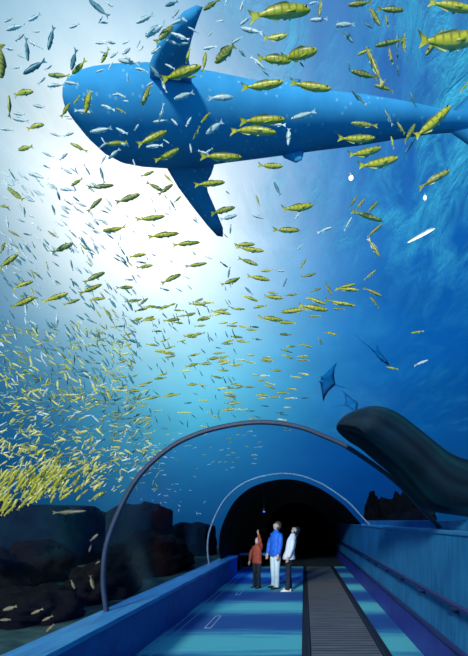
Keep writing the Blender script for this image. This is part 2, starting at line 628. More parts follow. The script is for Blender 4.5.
# handrail
hr = tag(empty('handrail', (1.52, 0, 0)), 'dark violet handrail on brackets along the tall right wall', 'handrail')
bm = bmesh.new()
add_tube(bm, [(0, y, 0.90) for y in (-2, 2, 6, 10, 14, 19.8)], 0.028, 10)
obj('rail', bm, M['rail'], hr, True)
for i in range(11):
    y = 3.0 + i * 1.15
    bm = bmesh.new()
    add_tube(bm, [(0, y, 0.875), (0.0, y, 0.83), (0.03, y, 0.805), (0.082, y, 0.805)], 0.011, 6)
    add_tube(bm, [(0.070, y, 0.805), (0.0795, y, 0.805)], 0.035, 10)
    obj('bracket', bm, M['bracket'], hr, True)

# moving walkway
mw = tag(empty('moving_walkway', (0.555, 0, 0)), 'dark grey ribbed moving walkway running straight into the tunnel', 'walkway')
bm = bmesh.new()
add_box(bm, -0.46, 0.46, -1.9, 15.3, -0.05, 0.012)
obj('belt', bm, M['belt'], mw)
for s in (-1, 1):
    bm = bmesh.new()
    add_box(bm, min(s * 0.465, s * 0.58), max(s * 0.465, s * 0.58), -1.9, 15.35, -0.05, 0.03)
    bevel_all(bm, 0.008)
    e = obj('edge_strip', bm, M['black'], mw)
    bm = bmesh.new()
    add_box(bm, s * 0.485 - 0.008, s * 0.485 + 0.008, -1.9, 15.3, 0.0305, 0.036)
    obj('guide_line', bm, M['hoop_dark'], e)

# thin pale outlines on the carpet
def outline(bm, x0, x1, y0, y1, wd=0.014):
    z0, z1 = 0.0005, 0.004
    add_box(bm, x0, x0 + wd, y0, y1, z0, z1)
    add_box(bm, x1 - wd, x1, y0, y1, z0, z1)
    add_box(bm, x0 + wd, x1 - wd, y0, y0 + wd, z0, z1)
    add_box(bm, x0 + wd, x1 - wd, y1 - wd, y1, z0, z1)


bm = bmesh.new()
outline(bm, -2.14, -1.99, 4.0, 13.0)
tag(obj('trim_2', bm, M['line']), kind='structure')
for i, y in enumerate((6.95, 9.9, 12.6)):
    bm = bmesh.new()
    outline(bm, -1.63, -1.52, y - 0.42, y + 0.42)
    tag(obj('trim_%d' % (3 + i), bm, M['line']), kind='structure')

# low cross rail at the end of the carpet
cr = tag(empty('barrier', (-1.8, 15.0, 0)), 'low blue rail across the carpet behind the three people', 'barrier')
bm = bmesh.new()
add_box(bm, -0.62, 0.72, -0.04, 0.04, 0.46, 0.56)
bevel_all(bm, 0.01)
obj('rail', bm, M['wall_right'], cr)
for x in (-0.57, 0.67):
    bm = bmesh.new()
    add_box(bm, x - 0.03, x + 0.03, -0.03, 0.03, 0.0, 0.46)
    obj('post', bm, M['black'], cr)

# blue lamp high in the dark tunnel
p = at(264, 512, 13.0)
lp = tag(empty('spot_lamp', p), 'small blue lamp glowing in the dark tunnel above the man', 'lamp')
bm = bmesh.new()
add_tube(bm, [(0, 0, 0.02), (0, 0, 0.10)], [0.05, 0.04], 12)
obj('housing', bm, M['lamp_body'], lp)
bm = bmesh.new()
add_tube(bm, [(0, 0, 0.10), (0, 0, 0.6)], 0.012, 8)
obj('stem', bm, M['lamp_body'], lp)
bm = bmesh.new()
add_ball(bm, (0, 0, 0.012), 0.038, 0.038, 0.02)
obj('bulb', bm, M['blue_glow'], lp, True)
sl = bpy.data.lights.new('blue_light', 'SPOT')
sl.energy = 60
sl.color = (0.05, 0.15, 1)
sl.spot_size = math.radians(110)
sl.spot_blend = 0.8
slo = link(bpy.data.objects.new('blue_light', sl), lp)
slo.location = (0, 0, -0.03)

# ------------------------------------------------------------------ water surface and tank
bm = bmesh.new()
nx, ny, S = 90, 70, 9.4
grid = [[None] * (nx + 1) for _ in range(ny + 1)]
for j in range(ny + 1):
    for i in range(nx + 1):
        x = -26 + 52 * i / nx
        y = -6 + 40 * j / ny
        z = S + 0.10 * mnoise.noise(Vector((x * 0.35 + y * 0.25, y * 0.6 - x * 0.3, 0))) + 0.05 * mnoise.noise(Vector((x * 1.1, y * 1.1, 4)))
        grid[j][i] = bm.verts.new((x, y, z))
for j in range(ny):
    for i in range(nx):
        bm.faces.new((grid[j][i], grid[j][i + 1], grid[j + 1][i + 1], grid[j + 1][i]))
tag(obj('water_surface', bm, M['water'], smooth=True), kind='structure')

# glowing bodies added just above the water to stand in for its glints
def water_glint(px, py, ln, ang, r, label):
    c_ = at_z(px, py, 9.75)
    lp_ = tag(empty('glint_body', c_, ang), label, 'lamp')
    bm = bmesh.new()
    add_tube(bm, [(-ln * 0.4, 0, r * 1.1), (ln * 0.4, 0, r * 1.1)], r * 0.45, 10)
    obj('housing', bm, M['hoop_pale'], lp_, True)  # pale backing of the added glint body
    bm = bmesh.new()
    add_ball(bm, (0, 0, -0.02), ln / 2, r, r * 0.8)
    obj('bulb', bm, M['glint_glow'], lp_, True)  # glowing blob in place of a glint on the surface


water_glint(351, 177, 0.11, 0.3, 0.055, 'small round glowing shape for a glint on the rippled water')
water_glint(421, 235, 0.85, -0.75, 0.035, 'long glowing strip for a bright glint on the water at right')
water_glint(425, 197, 0.16, 1.2, 0.04, 'tiny bright lamp above the strip lamp under the shark\'s tail')

# sandy tank bed beside the tunnel
bm = bmesh.new()
nx, ny = 40, 60
grid = []
for j in range(ny + 1):
    row = []
    for i in range(nx + 1):
        x = -14 + (14 - 2.58) * i / nx
        y = 1.0 + 21 * j / ny
        z = 0.50 + 0.09 * mnoise.noise(Vector((x * 0.9, y * 0.9, 1)))
        if i == nx:
            z = 0.53
        row.append(bm.verts.new((x, y, z)))
    grid.append(row)
for j in range(ny):
    for i in range(nx):
        bm.faces.new((grid[j][i], grid[j][i + 1], grid[j + 1][i + 1], grid[j + 1][i]))
tag(obj('tank_bed', bm, M['sand'], smooth=True), kind='structure')


bm = bmesh.new()
grid = []
for j in range(41):
    row = []
    for i in range(25):
        x = 2.4 + 14 * i / 24
        y = 1.0 + 24 * j / 40
        row.append(bm.verts.new((x, y, 0.50 + 0.09 * mnoise.noise(Vector((x * 0.9, y * 0.9, 1))))))
    grid.append(row)
for j in range(40):
    for i in range(24):
        bm.faces.new((grid[j][i], grid[j][i + 1], grid[j + 1][i + 1], grid[j + 1][i]))
tag(obj('tank_bed', bm, M['sand'], smooth=True), kind='structure')


def boulder(c, r, mat, label, seed, amp=0.22, freq=1.1, flat=None, group=None, name='reef_rock', rz=0.0, box=0.0):
    bm = bmesh.new()
    bmesh.ops.create_icosphere(bm, subdivisions=5, radius=1.0)
    for v in bm.verts:
        d = v.co.normalized()
        if box:
            m = max(abs(d.x), abs(d.y), abs(d.z))
            d = d.lerp(d / m, box)
        q = d * freq * 1.6 + Vector((seed * 7.3, seed * 3.1, seed))
        k_ = 1 + amp * mnoise.fractal(q, 0.9, 2.1, 5)
        v.co = Vector((d.x * r[0], d.y * r[1], d.z * r[2])) * k_
    o = obj(name, bm, mat, smooth=True)
    o.location = c
    o.rotation_euler = (0, 0, rz)
    return tag(o, label, 'rock', group)


# distant dark ridge on the left, three masses
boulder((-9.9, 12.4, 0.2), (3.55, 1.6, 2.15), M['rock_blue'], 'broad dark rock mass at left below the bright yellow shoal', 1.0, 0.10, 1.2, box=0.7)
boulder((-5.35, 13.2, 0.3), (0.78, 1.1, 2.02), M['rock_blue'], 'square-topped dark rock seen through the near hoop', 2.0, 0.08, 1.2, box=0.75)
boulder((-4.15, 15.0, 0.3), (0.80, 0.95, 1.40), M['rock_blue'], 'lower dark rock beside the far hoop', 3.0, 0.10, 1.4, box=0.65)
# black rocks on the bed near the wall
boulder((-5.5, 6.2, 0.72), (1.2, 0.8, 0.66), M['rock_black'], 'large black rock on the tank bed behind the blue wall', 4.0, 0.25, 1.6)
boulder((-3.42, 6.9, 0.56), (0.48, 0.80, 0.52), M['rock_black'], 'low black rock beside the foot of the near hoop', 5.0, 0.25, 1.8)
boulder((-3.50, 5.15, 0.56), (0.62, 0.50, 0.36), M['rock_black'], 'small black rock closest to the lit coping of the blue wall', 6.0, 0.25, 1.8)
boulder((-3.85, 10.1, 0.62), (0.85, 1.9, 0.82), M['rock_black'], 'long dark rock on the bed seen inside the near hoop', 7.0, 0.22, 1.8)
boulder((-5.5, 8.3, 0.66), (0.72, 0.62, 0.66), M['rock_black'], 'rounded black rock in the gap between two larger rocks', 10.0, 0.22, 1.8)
# rocks beyond the right wall
boulder((5.4, 22.0, 1.55), (1.7, 0.8, 1.45), M['rock_red'], 'jagged brown-black rocks beyond the right wall', 8.0, 0.4, 2.2)
boulder((3.45, 20.3, 1.6), (0.42, 0.40, 1.55), M['rock_red'], 'pointed black rock like a fin beyond the right wall', 9.0, 0.2, 1.4)

# ridged dark rock leaning over the tunnel on the right: outline swept in depth
top = [(337, 424), (343, 418), (356, 413), (374, 410), (392, 415), (410, 428), (428, 442), (446, 455), (470, 463), (500, 468), (540, 474)]
bot = [(337, 428), (342, 433), (350, 439), (364, 448), (380, 462), (394, 474), (408, 490), (424, 507), (446, 514), (480, 517), (520, 518)]
top = catmull(top, 4)
bot = catmull(bot, 4)
bm = bmesh.new()
bl = bm.verts.layers.float.new('band')
rows = []
NS = 14
YC = 4.35
for i, (a_, b_) in enumerate(zip(top, bot)):
    A = at(a_[0], a_[1], YC)
    B = at(b_[0], b_[1], YC)
    cen = (A + B) / 2
    ax = (A - B) / 2
    hd = min(0.5, 0.10 + 0.5 * i / 12)
    row = []
    for s in range(2 * NS):
        th = 2 * math.pi * s / (2 * NS)
        cs, sn = math.cos(th), math.sin(th)
        rr = 1.0 + 0.05 * math.cos(6 * th + 0.8) * min(1, i / 8)
        p_ = cen + ax * (math.copysign(abs(cs) ** 0.9, cs)) + Vector((0, hd * sn * rr, 0))
        p_ += Vector((0, 0.03, 0.015)) * mnoise.noise(p_ * 4)
        v_ = bm.verts.new(p_)
        v_[bl] = abs(s - NS) / NS
        row.append(v_)
    rows.append(row)
for i in range(len(rows) - 1):
    for s in range(2 * NS):
        bm.faces.new((rows[i][s], rows[i][(s + 1) % (2 * NS)], rows[i + 1][(s + 1) % (2 * NS)], rows[i + 1][s]))
bm.faces.new(rows[0][::-1])
bm.faces.new(rows[-1])
bmesh.ops.recalc_face_normals(bm, faces=bm.faces[:])
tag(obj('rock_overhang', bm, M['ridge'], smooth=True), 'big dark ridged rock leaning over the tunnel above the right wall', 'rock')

# ------------------------------------------------------------------ whale shark
ZS = 7.0
st = [(65.5, 101, 109), (68, 93, 117), (72, 86, 126), (82, 78, 143), (95, 73, 158), (110, 70, 167), (130, 68, 171), (160, 67, 173), (190, 70, 171), (220, 75, 166),
      (250, 81, 162), (285, 87, 157), (320, 91, 152), (360, 95, 147), (400, 101, 140), (430, 107, 135), (455, 111, 133), (485, 114, 132), (520, 116, 132)]
bm = bmesh.new()
rows = []
NR = 20
for x, yt, yb in st:
    yc = (yt + yb) / 2
    c_ = at_z(x, yc, ZS)
    Y = c_.y
    th = math.atan((PY - yc) / F)
    h = (yb - yt) / 2
    perp = h / F * Y * math.cos(th)
    q = 0.72
    a_ = perp / math.sqrt(math.sin(th) ** 2 + (q * math.cos(th)) ** 2)
    row = []
    for s in range(NR):
        an = 2 * math.pi * s / NR
        row.append(bm.verts.new((c_.x, c_.y + a_ * math.cos(an), c_.z + q * a_ * math.sin(an))))
    rows.append(row)
for i in range(len(rows) - 1):
    for s in range(NR):
        bm.faces.new((rows[i][s], rows[i][(s + 1) % NR], rows[i + 1][(s + 1) % NR], rows[i + 1][s]))
bm.faces.new(rows[0][::-1])
bm.faces.new(rows[-1])


def fin_pts(bm, pts, thick):
    """a fin from an outline of world points, tapered lens thickness"""
    cen = sum(pts, Vector()) / len(pts)
    nrm = (pts[1] - pts[0]).cross(pts[len(pts) // 2] - pts[0]).normalized()
    a = [bm.verts.new(p) for p in pts]
    m1 = [bm.verts.new(p.lerp(cen, 0.35) + nrm * thick) for p in pts]
    m2 = [bm.verts.new(p.lerp(cen, 0.35) - nrm * thick) for p in pts]
    n = len(pts)
    for i in range(n):
        j = (i + 1) % n
        bm.faces.new((a[i], a[j], m1[j], m1[i]))
        bm.faces.new((a[j], a[i], m2[i], m2[j]))
    bm.faces.new(m1)
    bm.faces.new(m2[::-1])


def fin_px(outline_, z0, z1, thick):
    """outline as (px, py, t); height runs from z0 at the root to z1 at the tip"""
    fin_pts(bm, [at_z(x, y, z0 + (z1 - z0) * tt) for x, y, tt in outline_], thick)


fin_px([(150, 80, 0), (150, 62, .15), (157, 45, .4), (168, 28, .6), (184, 11, .9), (196, 5, 1), (203, 7, 1), (198, 20, .8), (192, 38, .55), (188, 55, .3), (191, 72, .1), (192, 85, 0)], 6.95, 6.75, 0.05)
fin_px([(158, 150, 0), (168, 170, .1), (178, 187, .35), (192, 206, .6), (207, 225, .85), (217, 236, 1), (223, 237, 1), (223, 228, .9), (215, 208, .65), (208, 192, .4), (206, 180, .2), (214, 166, .05), (214, 150, 0)], 6.95, 6.55, 0.05)
fin_px([(278, 150, 0), (284, 158, .5), (296, 163, 1), (302, 160, 1), (304, 152, .5), (306, 146, 0)], 6.9, 6.6, 0.03)
# dorsal fin, on the back
d0 = at_z(275, 122, ZS)
fin_pts(bm, [d0 + Vector(v) for v in ((-0.3, 0, 0.30), (0.0, 0, 0.46), (0.22, 0, 0.57), (0.34, 0, 0.56), (0.30, 0, 0.42), (0.45, 0, 0.25))], 0.03)
# tail fin: tall crescent beyond the frame's right edge
t0 = at_z(468, 124, ZS)
fin_pts(bm, [t0 + Vector(v) for v in ((-0.30, 0, 0.08), (0.0, 0, 0.38), (0.35, 0, 0.9), (0.65, 0, 1.25), (0.78, 0, 1.25), (0.66, 0, 0.75), (0.5, 0, 0.1), (0.52, 0, -0.4), (0.5, 0, -0.62), (0.4, 0, -0.62), (0.1, 0, -0.35), (-0.25, 0, -0.1))], 0.04)
bmesh.ops.recalc_face_normals(bm, faces=bm.faces[:])
origin = at_z(250, 122, ZS)
for v in bm.verts:
    v.co -= origin
sh = obj('whale_shark', bm, M['shark'], smooth=True)
sh.location = origin
tag(sh, 'huge pale-spotted blue whale shark gliding overhead, seen from below', 'shark')
for (x, y, z) in ((91, 138, 6.9), (84, 86, 6.95)):
    bm = bmesh.new()
    add_ball(bm, (0, 0, 0), 0.022, 0.022, 0.022)
    e = obj('eye', bm, M['eye'], sh, True)
    e.location = at_z(x, y, z) - origin


# ------------------------------------------------------------------ mantas
def manta(px, py, Y, size, rx, ry, rz, label):
    bm = bmesh.new()
    half = [(0.42, 0.0), (0.40, 0.10), (0.50, 0.12), (0.36, 0.17), (0.22, 0.40), (0.02, 0.72), (-0.16, 1.0), (-0.14, 0.70), (-0.20, 0.40), (-0.34, 0.14), (-0.42, 0.03)]
    full = half + [(x, -y) for x, y in half[::-1][:-1]]
    top_, bo = [], []
    for x, y in full:
        z = 0.16 * abs(y) ** 1.5
        top_.append(bm.verts.new((x, y, z)))
    ctr_t = [bm.verts.new((x * 0.55, y * 0.45, 0.09 + 0.10 * (abs(y) * 0.45) ** 1.5)) for x, y in full]
    ctr_b = [bm.verts.new((x * 0.55, y * 0.45, -0.05 + 0.10 * (abs(y) * 0.45) ** 1.5)) for x, y in full]
    n = len(full)
    for i in range(n):
        j = (i + 1) % n
        f1 = bm.faces.new((top_[i], top_[j], ctr_t[j], ctr_t[i]))
        bm.faces.new((top_[j], top_[i], ctr_b[i], ctr_b[j]))
    bm.faces.new(ctr_t)
    bm.faces.new(ctr_b[::-1])
    add_tube(bm, [(-0.38, 0, 0.01), (-0.7, 0, 0.03), (-1.1, 0.03, 0.0), (-1.5, 0.06, 0.02)], [0.025, 0.018, 0.012, 0.005], 6)
    bmesh.ops.recalc_face_normals(bm, faces=bm.faces[:])
    o = obj('manta_ray', bm, M['manta'], smooth=True)
    o.location = at(px, py, Y)
    o.scale = (size,) * 3
    o.rotation_euler = (rx, ry, rz)
    tag(o, label, 'manta ray')
    return o


manta(381, 358, 10.5, 0.62, math.radians(48), math.radians(25), math.radians(30), 'faint blue manta ray farthest right with one wing raised')
manta(328, 382, 12.5, 0.62, math.radians(65), math.radians(-12), math.radians(200), 'faint manta ray left of the others, wings edge on')
manta(351, 404, 13.0, 0.55, math.radians(60), math.radians(-15), math.radians(20), 'faint lowest manta ray just above the ridged rock tip')

# ------------------------------------------------------------------ fish meshes
def fish_verts(bend=0.0, n=10, detail=True, fat=1.0):
    """length 1, nose at +x; returns verts, faces"""
    V, Fc = [], []
    sts = [(0.500, 0.012, 0.010), (0.47, 0.040, 0.030), (0.42, 0.066, 0.046), (0.33, 0.090, 0.060), (0.20, 0.104, 0.066), (0.06, 0.103, 0.064),
           (-0.08, 0.088, 0.052), (-0.20, 0.062, 0.036), (-0.29, 0.034, 0.018), (-0.34, 0.022, 0.011)]
    if not detail:
        sts = [sts[0], sts[2], sts[4], sts[6], sts[8]]

    def bx(x):
        return bend * (x - 0.1) ** 2 * (1 if x < 0.1 else 0.3)
    for x, h, w_ in sts:
        for k_ in range(n):
            an = 2 * math.pi * k_ / n
            V.append((x, bx(x) + w_ * math.cos(an), 0.76 * h * fat * math.sin(an) - 0.004))
    for i in range(len(sts) - 1):
        for k_ in range(n):
            k2 = (k_ + 1) % n
            Fc.append((i * n + k_, (i + 1) * n + k_, (i + 1) * n + k2, i * n + k2))
    Fc.append(tuple(range(n)))
    Fc.append(tuple((len(sts) - 1) * n + k_ for k_ in range(n))[::-1])

    def plate(pts, th):
        b = len(V)
        m = len(pts)
        for s in (1, -1):
            for i, (x, z) in enumerate(pts):
                V.append((x, bx(x) + s * th, z))
        Fc.append(tuple(b + i for i in range(m)))
        Fc.append(tuple(b + m + i for i in range(m))[::-1])
        for i in range(m):
            j = (i + 1) % m
            Fc.append((b + j, b + i, b + m + i, b + m + j))
    plate([(-0.32, 0.022), (-0.40, 0.045), (-0.50, 0.085), (-0.475, 0.04), (-0.44, 0.0), (-0.475, -0.04), (-0.50, -0.085), (-0.40, -0.045), (-0.32, -0.022)], 0.006)
    if detail:
        plate([(0.20, 0.07 * fat), (0.10, 0.098 * fat), (0.02, 0.092 * fat), (-0.16, 0.066 * fat), (-0.27, 0.034 * fat), (-0.10, 0.05 * fat)], 0.004)
        plate([(0.00, -0.07 * fat), (-0.06, -0.10 * fat), (-0.16, -0.075 * fat), (-0.27, -0.034 * fat), (-0.10, -0.05 * fat)], 0.004)
        plate([(0.20, -0.07 * fat), (0.13, -0.11 * fat), (0.10, -0.07 * fat)], 0.004)
        for s in (1, -1):                     # side fins
            b = len(V)
            y = bx(0.2) + s * 0.064
            V.extend([(0.24, y, -0.01), (0.22, y, -0.04), (0.07, y + s * 0.05, -0.06), (0.06, y + s * 0.045, -0.04),
                      (0.24, y - s * 0.012, -0.01), (0.22, y - s * 0.012, -0.04), (0.07, y + s * 0.04, -0.062), (0.06, y + s * 0.035, -0.042)])
            Fc.extend([(b, b + 1, b + 2, b + 3), (b + 7, b + 6, b + 5, b + 4), (b, b + 4, b + 5, b + 1), (b + 1, b + 5, b + 6, b + 2), (b + 2, b + 6, b + 7, b + 3), (b + 3, b + 7, b + 4, b)])
    return V, Fc


def mesh_of(name, V, Fc, mat, smooth=True):
    me = bpy.data.meshes.new(name)
    me.from_pydata(V, [], Fc)
    bm = bmesh.new()
    bm.from_mesh(me)
    bmesh.ops.recalc_face_normals(bm, faces=bm.faces[:])
    bm.to_mesh(me)
    bm.free()
    me.materials.append(mat)
    for p_ in me.polygons:
        p_.use_smooth = smooth and len(p_.vertices) == 4
    me.update()
    return me


BEND = (-0.35, 0.0, 0.35)
FM = {}
for kind, nm in (('gold', 'yellow_fish'), ('olive', 'yellow_fish'), ('silver', 'silver_fish'), ('teal', 'silver_fish'), ('brown', 'reef_fish')):
    for b in range(3):
        FM[kind, b, True] = mesh_of(nm, *fish_verts(BEND[b]), M[kind])
        FM[kind, b, False] = mesh_of(nm, *fish_verts(BEND[b], 8), M[kind])
bm = bmesh.new()
add_ball(bm, (0, 0, 0), 0.017, 0.010, 0.017, 10, 6)
_e = obj('eye', bm, M['eye'], None, True)
EYE_ME = _e.data
bpy.data.objects.remove(_e)


def clamp_depth(x, y, Y, length_px):
    """keep a fish in the water: under the surface, below the shark, outside the tunnel and before the rocks"""
    if y < 250 and x > 45:
        Y = min(Y, 3.95 * F / (PY - y))
    if y < PY - 20:
        Y = min(Y, (8.6 - EYE) * F / (PY - y))
    if y > 430 and x < 125:
        Y = min(Y, 8.0)
    for _ in range(60):
        p_ = at(x, y, Y)
        if shell_radius_ok(p_):
            break
        Y += 0.12
    return Y


def fish_matrix(h, tl, L, depth_tilt, fat=1.0, roll=0.0, Y=None):
    hx, hy = h
    tx, ty = tl
    lp_ = math.hypot(hx - tx, hy - ty)
    mx_, my_ = (hx + tx) / 2, (hy + ty) / 2
    if Y is None:
        Y = clamp_depth(mx_, my_, L * F / lp_, lp_)
    H = at(hx, hy, Y)
    T = at(tx, ty, Y)
    ax = H - T
    c_ = (H + T) / 2
    ray = (c_ - Vector((0, 0, EYE))).normalized()
    ax = ax + ray * ax.length * depth_tilt
    ln = ax.length
    ax.normalize()
    up = Vector((0, 0, 1))
    side = ray.cross(ax)           # across the view
    up = (up * 0.55 + side * (0.75 if side.z > 0 else -0.75))
    up = (up - ax * up.dot(ax)).normalized()
    lat = up.cross(ax)
    R = Matrix((ax, lat, up)).transposed()
    R = R @ Matrix.Rotation(roll, 3, 'X')
    return Matrix.Translation(c_) @ R.to_4x4() @ Matrix.Diagonal((ln, ln, ln * fat, 1))


COUNT = {'gold': 0, 'silver': 0}


def fish(kind, h, tl, label, group=None, L=None, fat=1.0, eyes=False, tilt=None, Y=None):
    b = random.randrange(3)
    nm = {'gold': 'yellow_fish', 'olive': 'yellow_fish', 'silver': 'silver_fish', 'teal': 'silver_fish', 'brown': 'reef_fish'}[kind]
    o = bpy.data.objects.new(nm, FM[kind, b, eyes])
    link(o)
    L = L or random.uniform(0.23, 0.30)
    tilt = random.uniform(-0.35, 0.35) if tilt is None else tilt
    o.matrix_world = fish_matrix(h, tl, L, tilt, fat * random.uniform(0.92, 1.08), random.uniform(-0.25, 0.25), Y)
    tag(o, label, 'fish', group)
    if eyes:
        bend = BEND[b]
        for s in (1, -1):
            e = bpy.data.objects.new('eye', EYE_ME)
            link(e, o)
            e.location = (0.415, bend * 0.315 ** 2 * 0.3 + s * 0.046, 0.022)
    COUNT['gold' if nm == 'yellow_fish' else 'silver'] += 1
    return o

